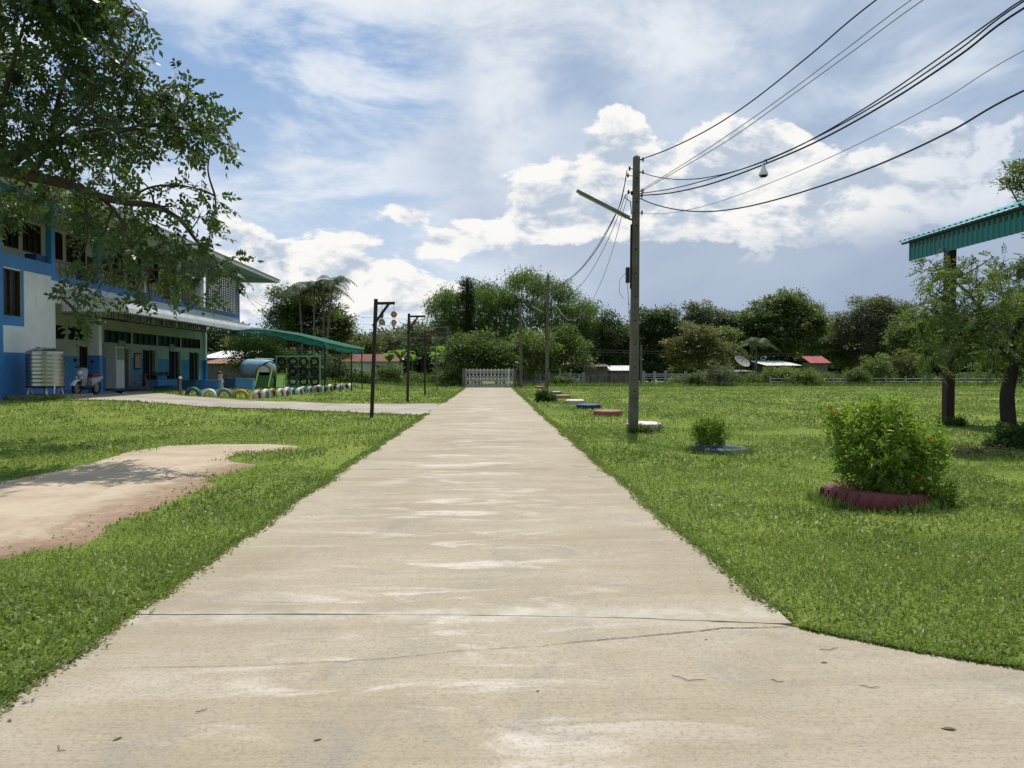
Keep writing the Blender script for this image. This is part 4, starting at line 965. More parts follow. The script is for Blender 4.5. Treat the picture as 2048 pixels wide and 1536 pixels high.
def catmull(P, n=8):                                        # centripetal, so uneven spacing does not kink
    P = np.array(P, float); Q = np.vstack([2 * P[0] - P[1], P, 2 * P[-1] - P[-2]]); out = []
    for i in range(1, len(Q) - 2):
        p0, p1, p2, p3 = Q[i-1], Q[i], Q[i+1], Q[i+2]; t0 = 0; t1 = t0 + np.linalg.norm(p1 - p0) ** .5; t2 = t1 + np.linalg.norm(p2 - p1) ** .5; t3 = t2 + np.linalg.norm(p3 - p2) ** .5
        for t in np.linspace(t1, t2, n, endpoint=False):
            a1 = (t1-t)/(t1-t0)*p0 + (t-t0)/(t1-t0)*p1; a2 = (t2-t)/(t2-t1)*p1 + (t-t1)/(t2-t1)*p2; a3 = (t3-t)/(t3-t2)*p2 + (t-t2)/(t3-t2)*p3
            b1 = (t2-t)/(t2-t0)*a1 + (t-t0)/(t2-t0)*a2; b2 = (t3-t)/(t3-t1)*a2 + (t-t1)/(t3-t1)*a3
            out.append((t2-t)/(t2-t1)*b1 + (t-t1)/(t2-t1)*b2)
    out.append(Q[-2]); return [tuple(p) for p in out]
def wire(A, B, pts, label, rad=.012, m='cable', endz=None, name='overhead_cable', group='overhead cables'):
    """cable in the upright plane between the plan points A and B, through the heights seen at pixels"""
    ps = []
    for u, v in pts:
        d = ray(u, v); k = d[0] / d[1]; t = (k * A[1] - A[0]) / ((B[0] - A[0]) - k * (B[1] - A[1])); y = A[1] + (B[1] - A[1]) * t
        ps.append(at(u, v, y))
    if endz is not None: ps.append(np.array([B[0], B[1], endz]))
    o = MB().tube(catmull(ps, 7), rad, 6).build(name, MT[m], None, smooth=True); tag(o, label, 'cable', group)
    return o
def make_wires():
    n = POLES['near']; A = (n[0] + .12, n[1]); B = (12.0, -6.0)
    bp = thing('utility_pole', None, None, (12.15, -6.0, 0)) if False else None
    wire(A, B, [(1279, 320), (1340, 297), (1420, 257), (1500, 205), (1620, 110), (1752, 0)], 'single thick cable leaving the top of the near pole, highest of all', .013, 'cable', 8.9)
    wire(A, B, [(1281, 381), (1340, 345), (1440, 281), (1560, 197), (1700, 92), (1822, 0)], 'left one of the two thin parallel cables rising steeply to the top edge', .008, 'cablegrey', 8.9)
    wire(A, B, [(1281, 384), (1360, 338), (1460, 278), (1580, 193), (1720, 92), (1846, 0)], 'right one of the two thin parallel cables rising steeply to the top edge', .008, 'cablegrey', 8.7)
    wire(A, B, [(1279, 343), (1310, 353), (1360, 359), (1420, 354), (1500, 333), (1600, 291), (1740, 210), (1880, 115), (2000, 30), (2044, 0)], 'sagging cable that dips just right of the pole top and joins the bundle', .011, 'cable', 7.6)
    wire(A, B, [(1280, 387), (1340, 378), (1420, 358), (1520, 325), (1640, 271), (1780, 192), (1920, 98), (2048, 2)], 'upper cable of the thick bundle that carries the hanging plastic bag', .011, 'cable', 7.3)
    wire(A, B, [(1280, 391), (1340, 386), (1420, 368), (1520, 332), (1640, 280), (1780, 202), (1920, 110), (2048, 16)], 'lowest cable of the thick bundle that carries the hanging plastic bag', .015, 'cable', 7.0)
    wire(A, B, [(1280, 426), (1330, 427), (1420, 409), (1560, 358), (1700, 296), (1880, 203), (2048, 101)], 'thin slack cable crossing above the lowest thick cable', .006, 'cablegrey', 6.2)
    wire(A, B, [(1278, 396), (1310, 409), (1360, 420), (1420, 423), (1500, 412), (1620, 379), (1760, 328), (1900, 263), (2048, 181)], 'lowest thick black cable sagging right of the near pole', .014, 'cable', 5.8)
    # plastic bag hooked on the bundle
    d = ray(1527, 330); k = d[0] / d[1]; t = (k * A[1] - A[0]) / ((B[0] - A[0]) - k * (B[1] - A[1])); p = at(1527, 325, A[1] + (B[1] - A[1]) * t)
    bag = thing('plastic_bag', 'knotted white plastic bag with dark contents hanging from the cables', 'bag', p)
    bm_ = MB().lathe([(.012, .02), (.02, -.03), (.05, -.12), (.078, -.2), (.085, -.235), (.06, -.27), (.001, -.285)], 12)
    bm_.v = [(x * (1 + .12 * math.sin(9 * z * 20)), y, z) for x, y, z in bm_.v]; bb = bm_.build('bag', MT['plasticwhite'], bag, smooth=True)
    MB().lathe([(.076, -.245), (.080, -.255), (.060, -.277), (.001, -.29)], 12).build('contents', MT['steelblack'], bag, smooth=True)
    MB().tube([(0, 0, .01), (.04, 0, .05), (.07, 0, .0)], [.02, .02, .012]).build('knot', MT['cable'], bag)
    # near pole to middle pole
    q = POLES['mid']; C = (q[0], q[1]); A2 = (n[0] - .1, n[1])
    for i, (pts, lab, rd) in enumerate((
        ([(1254, 341), (1243, 400), (1226, 438), (1208, 471), (1188, 503), (1165, 533), (1140, 556), (1102, 580)], 'uppermost cable curving from the near pole down to the middle pole', .012),
        ([(1252, 356), (1240, 408), (1222, 449), (1203, 484), (1182, 515), (1160, 541), (1136, 562), (1100, 584)], 'second cable curving from the near pole down to the middle pole', .012),
        ([(1251, 388), (1242, 416), (1228, 452), (1206, 500), (1184, 540), (1160, 572), (1136, 592), (1098, 575)], 'third cable, sagging below the upper pair between near and middle pole', .009),
        ([(1256, 390), (1246, 424), (1235, 465), (1222, 510), (1204, 560), (1182, 605), (1160, 632), (1138, 640), (1118, 620), (1098, 588)], 'lowest pale cable hanging in a deep loop before the middle pole', .008))):
        wire(A2, C, pts, lab, rd, 'cable' if i < 3 else 'cablegrey')
    f = POLES['far']; D_ = (f[0], f[1])
    for pts, lab in (([(1091, 585), (1075, 622), (1058, 630), (1045, 618), (1041, 612)], 'upper slack cable between the middle pole and the pole by the gate'),
                     ([(1091, 592), (1077, 640), (1060, 658), (1046, 640), (1041, 622)], 'lower slack cable between the middle pole and the pole by the gate')):
        wire(C, D_, pts, lab, .012, 'cablegrey')
    # far lines on the left behind the posts
    for i, v in enumerate((627, 641, 652, 664)):
        a = at(566, v - 8, 88); b = at(893, v + 14, 72); mid = (a + b) / 2 - (0, 0, .25)
        tag(MB().tube(catmull([a, mid, b], 10), .014, 5).build('power_line', MT['cablegrey'], None), f'thin far power line, {ORD[i]} from the top, behind the hanging mobiles', 'cable', 'far power lines')
    e = bworld(.1, 27.05, 7.2)
    for i, (u, v) in enumerate(((566, 600), (566, 612), (560, 625), (548, 640))):
        b = at(u, v, 84); tag(MB().tube(catmull([np.array(e), (np.array(e) + b) / 2 - (0, 0, .3), b], 8), .014, 5).build('power_line', MT['cablegrey'], None), f'service cable from the far corner of the school, {ORD[i]} from the top', 'cable', 'service cables from the school corner')
    for i, v in enumerate((704, 708.5)):
        a = at(1150, v - 6, 73); b = at(1640, v + 4, 73); tag(MB().tube(catmull([a, (a + b) / 2 - (0, 0, .1), b], 10), .022, 5).build('power_line', MT['cable'], None), f'{("upper", "lower")[i]} thin cable crossing in front of the dark far trees', 'cable', 'cables before the far trees')
    # slim far pole left of the gate
    p = at(896, 772, 71); tp = at(896, 652, 71); r = thing('utility_pole', 'slim far pole left of the gate among the banana plants', 'pole', (p[0], 71, 0)); MB().tube([(0, 0, -.2), (0, 0, tp[2])], [.17, .13], 8).build('shaft', MT['poleconc'], r); MB().box(-.16, .16, -.05, .05, tp[2] - .5, tp[2] - .4).build('crossarm', MT['poleconc'], r)
    p = at(1170, 772, 72); tp = at(1166, 703, 72); r = thing('utility_pole', 'short leaning pale pole with a crossbar in front of the dark hut', 'pole', (p[0], 72, 0)); MB().tube([(0, 0, -.2), (tp[0] - p[0], 0, tp[2])], [.13, .09], 8).build('shaft', MT['concrete'], r); MB().box(tp[0] - p[0] - .3, tp[0] - p[0] + .3, -.05, .05, tp[2] - .1, tp[2]).build('crossarm', MT['concrete'], r)
    p = at(1282, 772, 71); tp = at(1284, 690, 71); r = thing('utility_pole', 'slim grey pole just right of the near pole, by the fence', 'pole', (p[0], 71, 0)); MB().tube([(0, 0, -.2), (0, 0, tp[2])], [.13, .1], 8).build('shaft', MT['poleconc'], r)
make_wires()

# ---- wooden gallows posts with hanging mobiles
def hexdisc(mb, c, r, th, n=6):
    mb.lathe([(.001, -th), (r, -th), (r, th), (.001, th)], n, c, 'y'); return mb
def make_posts():
    P = [(743, 834, 752, 598, 790, 607, 'woodpost', 'nearest dark wooden post with a bracket arm and two hanging mobiles'),
         (815, 804, 818, 627, 850, 633, 'woodpost', 'second dark wooden post with a bracket arm along the drive'),
         (850, 790, 850, 661, 875, 664, 'redpost', 'third post along the drive with a red painted bracket'),
         (875, 781, 870, 673, 894, 675, 'timber', 'fourth and farthest slim grey post with a bracket arm')]
    for i, (u, v, ut, vt, ua, va, mt, lab) in enumerate(P):
        g = G(u, v); y = g[1]; tp = at(ut, vt, y) - np.array([g[0], y, 0]); ar = at(ua, va, y) - np.array([g[0], y, 0]); r = thing('mobile_post', lab, 'post', (g[0], y, g[2]), 0, 'wooden bracket posts along the drive')
        w = .115 if i < 2 else .10; X = lambda z: tp[0] * z / tp[2]
        MB().beam((0, 0, -.15), (tp[0], 0, tp[2]), w).build('post', MT[mt if i != 2 else 'woodpost'], r, bevel=.008)
        za = ar[2]; MB().beam((X(za) - .02, -.03, za), (ar[0], -.03, za + .01), .07, .09).build('arm', MT[mt], r, bevel=.006)
        MB().beam((X(za - .75) - .06, -.075, za - .75), (X(za) + .47, -.075, za + .03), .05, .085).build('brace', MT[mt], r, bevel=.006)
        if i == 3: continue
        spec = [[(764, [(630, 'o', .10, 't_grey'), (644, 'h', .115, 't_sage'), (657, 'h', .05, 't_brown'), (667, 'h', .055, 't_yellow'), (676, 'h', .06, 't_brown')]), (788, [(629, 'h', .115, 't_amber'), (645, 'h', .10, 't_amber'), (656, 'o', .05, 't_brown'), (666, 'o', .05, 't_brown'), (673, 'o', .035, 't_white')])],
                [(829, [(647, 'h', .12, 't_pink'), (657, 'h', .075, 't_brown')]), (845, [(648, 'o', .09, 't_brown'), (657, 'o', .04, 't_white')])], [(866, [(676, 'h', .09, 't_pink'), (684, 'o', .07, 't_sage')])]][i]
        for k, (um, bits) in enumerate(spec):
            q = at(um, bits[0][0], y); mo = thing('hanging_mobile', f'{("left", "right")[k]} string mobile of woven hexagons on the {ORD[i]} post' if i < 2 else 'string mobile of woven hexagons on the red bracketed post', 'mobile', (q[0], y - .03, g[2] + za), 0, 'hanging mobiles on the posts')
            zl = at(um, bits[-1][0] + 4, y)[2] - g[2] - za
            MB().tube([(0, 0, 0), (0, 0, zl)], .006, 5).build('string', MT['cable'], mo)
            for vv, kind, rr, c in bits:
                zz = at(um, vv, y)[2] - g[2] - za
                if kind == 'h':
                    o = hexdisc(MB(), (0, 0, zz), rr, .02).build('woven_hexagon', MT[c], mo)
                    hexdisc(MB(), (0, -.012, zz), rr * .62, .014).build('inner_ring', MT['t_brown' if c != 't_brown' else 't_amber'], o); hexdisc(MB(), (0, -.022, zz), rr * .30, .012).build('centre', MT['t_white'], o)
                else:
                    MB().lathe([(.001, -rr * 1.35), (rr * .5, -rr * .8), (rr * .62, 0), (rr * .5, rr * .8), (.001, rr * 1.35)], 8, (0, 0, zz)).build('bead', MT[c], mo, smooth=True)
make_posts()

# ---- painted tyre seats along the right of the drive
def make_seats():
    S = [(1288, 861, 72, 't_white', 't_pink', 'white-topped pink tyre seat right behind the near pole'), (1215.5, 832, 58, 't_orange', 't_orange', 'large red-orange tyre seat nearest left of the near pole'),
         (1177, 818, 48, 't_blue', 't_navy', 'dark blue tyre seat between a red-orange seat and a white seat'), (1150, 808, 40, 't_white', 't_pink', 'white tyre seat just beyond the dark blue one'),
         (1124, 797, 35, 't_orange', 't_orange', 'orange-brown tyre seat beside the dark shrub'), (1111, 789, 24, 't_sage', 't_teal', 'dark green tyre seat just behind the orange-brown one'),
         (1087, 784.5, 22, 't_white', 't_white', 'pale tyre seat hidden behind the middle pole and its shrub'), (1079, 777, 19, 't_orange', 't_orange', 'farthest small orange tyre seat near the gate')]
    for u, v, w, ct, cs, lab in S:
        g = G(u, v); R_ = w / F * g[1] / 2; y = g[1] + R_; x = at(u, v, y)[0]; h = .17
        r = thing('tyre_stool', lab, 'seat', (x, y, 0), R(u % 7 * 8), 'painted tyre seats along the drive')
        MB().lathe([(R_ * .93, -.1), (R_ * 1.0, .03), (R_ * 1.0, .10), (R_ * .96, h - .02), (R_ * .80, h + .01), (R_ * .55, h)], 40).build('tyre', MT[cs], r, smooth=True)
        MB().lathe([(R_ * .965, h - .022), (R_ * .80, h + .014), (R_ * .55, h + .004), (R_ * .5, h - .01), (.001, h - .005)], 40).build('top', MT[ct], r, smooth=True)
        tb = MB()
        for k in range(22): a = k / 22 * 2 * math.pi; tb.beam((R_ * .99 * math.cos(a), R_ * .99 * math.sin(a), .04), (R_ * .99 * math.cos(a + .08), R_ * .99 * math.sin(a + .08), h - .03), .035, .02)
        tag(tb.build('tread', MT[cs], r), kind='stuff')
make_seats()

def planter(name, label, c, R_, h, tilt, m, soil=True):
    r = thing(name, label, 'planter', c); r.rotation_euler = tilt
    MB().lathe([(R_ * .93, -.12), (R_, .0), (R_ * 1.0, h * .7), (R_ * .95, h), (R_ * .84, h + .015), (R_ * .72, h - .01), (R_ * .66, h - .06), (R_ * .68, h - .12)], 48).build('tyre', m, r, smooth=True)
    lg = MB()
    for k in range(26): a = k / 26 * 2 * math.pi; lg.beam((R_ * .995 * math.cos(a), R_ * .995 * math.sin(a), .0), (R_ * .98 * math.cos(a + .10), R_ * .98 * math.sin(a + .10), h * .85), .05, .012)
    tag(lg.build('tread_lugs', m, r), kind='stuff')
    MB().lathe([(R_ * .7, h - .08), (R_ * .3, h - .05), (.001, h - .04)], 30).build('soil', MT['soil'], r, smooth=True)
    return r
def bush(parent, r_, blobs, n, ll, lw, m, up=.5, stems=True, base=(0, 0, 0), name='leaves'):
    """leafy sprigs filling spherical clumps: blobs of (x,y,z,r) in parent space"""
    C, D, T = [], [], []
    tot = sum(b[3] ** 2 for b in blobs); st = MB()
    for bx, by, bz, br in blobs:
        k = max(4, int(n * br ** 2 / tot / 9)); bt = r_.uniform(.25, .75)
        for _ in range(k):
            d = r_.normal(size=3); d /= np.linalg.norm(d); p = np.array([bx, by, bz]) + d * br * r_.uniform(.3, 1) ** .6
            ax = d + np.array([0, 0, up]) + r_.normal(size=3) * .3; ax /= np.linalg.norm(ax)
            for j in range(9):
                a = r_.normal(size=3); a -= ax * (a @ ax); a /= np.linalg.norm(a)
                C.append(p + ax * ll * (j * .22 - .9)); D.append(ax * .55 + a); T.append(bt + r_.normal() * .16 + .1 * (d[2]))
        if stems: st.tube([base, tuple(np.array(base) * .5 + np.array([bx, by, bz]) * .5 + r_.normal(size=3) * .04), (bx, by, bz)], [.012, .009, .005], 5)
    C = np.array(C); n_ = len(C)
    link(name, leaf_mesh(name, C, np.array(D), rand_dir(r_, n_) + (0, 0, .8), r_.uniform(.75, 1.25, n_) * ll, r_.uniform(.8, 1.2, n_) * lw, np.array(T), m), parent)
    if stems: st.build('stems', MT['bark'], parent)
def make_planters():
    r_ = np.random.default_rng(21)
    g = G(1770, 1022); R_ = .575; c = np.array([4.56, g[1] + R_ - .02, 0.0])
    planter('tyre_planter', 'red painted tractor tyre planter under the big flowering bush', tuple(c), R_, .15, (R(-2), R(3.5), 0), MT['t_red'])
    b = thing('flowering_bush', 'big bright green bush with orange-red flowers in the red tyre', 'bush', tuple(c))
    bl = []
    for u, v, rp, dy in ((1720, 850, 42, 0), (1790, 842, 48, 0), (1690, 860, 34, .1), (1845, 875, 38, 0), (1740, 905, 62, -.05), (1820, 915, 62, .1), (1760, 960, 55, -.1), (1840, 965, 50, -.1), (1880, 990, 28, -.15), (1662, 835, 18, 0), (1655, 822, 10, 0),
                          (1760, 815, 22, 0), (1735, 822, 20, .1), (1800, 815, 14, 0), (1700, 950, 26, -.1), (1700, 905, 38, 0), (1865, 930, 34, .1), (1778, 880, 60, .3), (1778, 930, 70, .3), (1895, 1010, 20, -.2), (1870, 1025, 18, -.25), (1858, 905, 20, -.1)):
        p = at(u, v, c[1] + dy) - c; bl.append((p[0], p[1], p[2], rp / F * c[1] * 1.12))
    bush(b, r_, bl, 11000, .082, .025, MT['l_bush'], .55, True, (0, 0, .15))
    for u, v in ((1660, 818), (1672, 826), (1862, 877), (1776, 915), (1745, 938), (1840, 960), (1885, 980)):
        p = at(u, v, c[1] - .42 + .2 * r_.uniform()) - c; f = MB()
        for k in range(6): a = k * 1.05; d = Vector((math.cos(a), -.3, math.sin(a))); f.add([(0, 0, 0), d * .016 + Vector((0, .004, .008)), d * .03, d * .016 + Vector((0, .004, -.008))], [(0, 1, 2, 3)])
        f.v = [(x + p[0], y + p[1], z + p[2]) for x, y, z in f.v]; f.build('flower', MT['flower'], b)
    g = G(1440, 909); R_ = .53; c = np.array([at(1440, 900, g[1] + R_)[0], g[1] + R_, 0.0])
    planter('tyre_planter', 'blue painted tyre planter holding a small bushy plant', tuple(c), R_, .09, (R(1), R(2), 0), MT['t_steel'])
    b = thing('small_bush', 'small bushy green plant growing in the blue tyre', 'bush', tuple(c)); bl = []
    for u, v, rp in ((1418, 862, 24), (1400, 872, 18), (1440, 868, 18), (1420, 885, 26), (1400, 850, 12), (1430, 846, 12), (1448, 850, 8), (1392, 858, 8)):
        p = at(u, v, c[1] - .05) - c; bl.append((p[0], p[1], p[2], rp / F * c[1]))
    bush(b, r_, bl, 3600, .07, .02, MT['l_bush'], .6, True, (-.2, 0, .1))
    # weeds and grass crowding the planters
    for cx, cy, R2, lab in ((4.56, G(1770, 1022)[1] + .555, .60, 'weeds crowding round the red tyre planter'), (float(c[0]), float(c[1]), .55, 'weeds crowding round the blue tyre planter')):
        w_ = thing('weed_clump', lab, 'weeds', (cx, cy, 0)); n = 1500; a = r_.uniform(0, 2 * math.pi, n); q = R2 + np.abs(r_.normal(.02, .07, n)); keep = r_.uniform(size=n) < .55 + .45 * np.sin(a * 3 + cx); a, q = a[keep], q[keep]; n = len(a)
        link('blades', leaf_mesh('weed_blades', np.stack([q * np.cos(a), q * np.sin(a), np.full(n, -.02)], 1), np.stack([r_.normal(0, .4, n), r_.normal(0, .4, n), np.ones(n)], 1), rand_dir(r_, n), r_.uniform(.06, .17, n), r_.uniform(.010, .020, n), r_.uniform(.1, .8, n), MT['grass']), w_)
    # shrub at the middle pole
    q = POLES['mid']; g = G(1092, 804); b = thing('dark_shrub', 'low dark shrub at the foot of the middle pole', 'shrub', (g[0], g[1], 0)); bl = []
    for u, v, rp in ((1085, 790, 9), (1095, 796, 11), (1080, 799, 8), (1104, 798, 7), (1075, 788, 5), (1090, 782, 5)):
        p = at(u, v, g[1]) - np.array([g[0], g[1], 0]); bl.append((p[0], p[1], p[2], rp / F * g[1]))
    bush(b, r_, bl, 1500, .14, .06, MT['l_weed'], .4)
    # weeds round the near pole and the brown column
    for (u, v, w, lab) in ((1270, 866, 30, 'leafy weeds round the foot of the near pole'), (1912, 852, 16, 'tuft of weeds at the foot of the brown column')):
        g = G(u, v); b = thing('weed_clump', lab, 'weeds', tuple(g)); bl = [(r_.normal() * w / F * g[1] * .7, r_.normal() * .12, .05 + .04 * r_.uniform(), .10) for _ in range(9)]
        bush(b, r_, bl, 900, .09, .03, MT['l_weed'], .6, False)
MT['t_steel'] = mat('steel_blue_worn_paint', (.035,.062,.095), .6, .18, 5, .5, (.05,.06,.06), bump=.3)
make_planters()

# ---- entrance gate and fences
def make_gate():
    y = 61.6; a = at(932, 776, y); b = at(1026, 776, y); zt = at(980, 740, y)[2]; r = thing('entrance_gate', 'pale metal lattice sliding gate closing the end of the drive', 'gate', (a[0], y, 0)); w = b[0] - a[0]; h = zt
    for z in (.08, h * .5, h): MB().beam((0, 0, z), (w, 0, z), .05, .06).build('rail', MT['gate'], r)
    n = 13
    for i in range(n + 1): MB().beam((w * i / n, 0, .05), (w * i / n, 0, h + .06), .045).build('bar', MT['gate'], r)
    for i in range(n):
        x0, x1 = w * i / n, w * (i + 1) / n; d = MB()
        for z0, z1 in ((.1, h * .5), (h * .5, h)): zm = (z0 + z1) / 2; d.beam((x0, .03, z0), (x1, .03, zm), .028).beam((x1, .034, zm), (x0, .034, z1), .028).beam((x1, .037, z0), (x0, .037, zm), .028).beam((x0, .04, zm), (x1, .04, z1), .028)
        d.build('lattice', MT['gate'], r)
    for i in range(n + 1): MB().lathe([(.001, h + .05), (.035, h + .07), (.001, h + .13)], 6, (w * i / n, 0, 0)).build('finial', MT['gate'], r)
    MB().beam((w * .9, -.06, .05), (w * .9, -.06, h + .1), .12).build('stile', MT['gate'], r)
    for x, lab in ((a[0] - .18, 'brown gate post at the left end of the lattice gate'), (b[0] + .16, 'brown gate post at the right end of the lattice gate')):
        p = thing('gate_post', lab, 'post', (x, y, 0), 0, 'gate posts'); MB().box(-.12, .12, -.12, .12, -.1, h + .05).build('shaft', MT['timber'], p, bevel=.01); MB().box(-.14, .14, -.14, .14, h + .05, h + .12).build('cap', MT['timber'], p)
make_gate()
def make_fences():
    def fence(name, label, y, us, vtop, vrail, wall, post_w, mt, lean=0):
        x0 = at(us[0], 772, y)[0]; r = thing(name, label, 'fence', (x0, y, 0)); hs = []
        for i, u in enumerate(us):
            p = at(u, 772, y)[0] - x0; h = at(u, vtop[i % len(vtop)], y)[2]; hs.append((p, h)); ln = lean * math.sin(i * 2.7) * .12
            MB().beam((p, 0, -.1), (p + ln, 0, h), post_w).build('post', MT[mt], r, bevel=.01)
        for v in vrail:
            z = at(us[0], v, y)[2]; MB().tube([(hs[0][0], -.0, z)] + [(p, 0, z - (.0 if k % 2 else .02)) for k, (p, _) in enumerate(hs[1:])], .018, 5).build('wire_rail', MT['timber' if mt == 'timber' else 'zinc'], r)
        if wall:
            for (p, _), (q, _) in zip(hs[:-1], hs[1:]): MB().box(p + post_w / 2, q - post_w / 2, -.03, .03, -.1, at(us[0], wall, y)[2]).build('wall_panel', MT['concrete'], r)
        return r
    fence('concrete_fence', 'low concrete fence with posts and wires right of the gate', 69, [1036, 1052, 1072, 1080, 1098, 1120, 1140, 1158, 1166], [745, 742, 744, 748], [748, 752, 757], 760, .22, 'concrete')
    fence('timber_fence', 'weathered plank fence posts in front of the dark hut', 68.6, [1176, 1185, 1192, 1197, 1206, 1222, 1232, 1240, 1252], [752, 748, 752, 755], [750], None, .2, 'timber', 1)
    fence('concrete_fence', 'grey concrete post fence behind the near pole with a low wall', 69, [1287, 1309, 1331, 1371, 1400, 1420, 1445, 1468], [742, 743, 742], [748, 752, 757], 764, .24, 'concrete')
    fence('concrete_fence', 'row of thin white fence posts along the right of the field', 67.5, [1540, 1582, 1625, 1665, 1690, 1733, 1772, 1811, 1849.5, 1891, 1929.5, 1976, 2012, 2047, 2085], [752, 753, 751], [757, 763], None, .16, 'concrete', .6)
    # small white stakes in the grass
    for i, (u, v0, v1) in enumerate(((1312, 759, 775), (1391, 752, 766))):
        p = at(u, v1, 66.5); o = MB().box(-.08, .08, -.06, .06, -.1, at(u, v0, 66.5)[2]).build('stake', MT['whitesheet'], None, bevel=.01); o.location = (p[0], 66.5, 0); tag(o, ('short white stake before the low wall behind the near pole', 'short white stake left of the bush below the dish')[i], 'stake', 'white stakes')
make_fences()

# ---- brown column and teal roof on the right
def make_court():
    r = thing('covered_court', 'teal metal roofed court shelter on a brown steel column', 'shelter', (13.05, 21.0, 0)); ye = 1.9; ys = -26
    MB().box(-.115, .125, -.12, .12, -.1, 5.05).build('column', MT['steelbrown'], r, bevel=.012); MB().box(-.2, .2, -.2, .2, -.05, .05).build('base_plate', MT['steelbrown'], r)
    cs = [r.children[0].data, r.children[1].data]
    for yy in (-6.5, -13, -19.5): c = link('column', cs[0], r); c.location = (0, yy, 0)
    for yy in (1.0, -6.5, -13, -19.5): c = link('column', cs[0], r); c.location = (16.4, yy - (1.0 if yy > 0 else 0), 0)
    z1 = 5.58; z0 = 4.93
    MB().corr((-.10, ys, z0), (0,1,0), (0,0,1), (-1,0,0), ye - ys, z1 - z0, .21, .026, .006).build('cladding', MT['tealwall'], r)
    p = R(18); sl = Vector((math.cos(p), 0, math.sin(p)))
    MB().corr((-.28, ys, z1 - .02), (0,1,0), sl, (-math.sin(p),0,math.cos(p)), ye - ys + .25, 9.2, .25, .035, .01).build('roof_sheet', MT['tealroof'], r)
    MB().corr((17.1, ys, z1 - .02), (0,1,0), Vector((-math.cos(p),0,math.sin(p))), (math.sin(p),0,math.cos(p)), ye - ys + .25, 9.2, .25, .035, .01).build('roof_sheet', MT['tealroof'], r)
    MB().box(-.24, -.16, ys, ye + .22, z1 - .10, z1 - .05).build('gutter', MT['steelblack'], r)
    MB().beam((-.05, ys, z1 - .2), (-.05, ye, z1 - .2), .12).build('wall_plate', MT['steelbrown'], r)
    gm = MB()
    for yy in (1.8, -6.5, -13): gm.beam((0, yy, 5.42), (8.4, yy, 8.25), .14).beam((16.8, yy, 5.42), (8.4, yy, 8.25), .14)
    gm.build('roof_truss', MT['steelbrown'], r)
make_court()

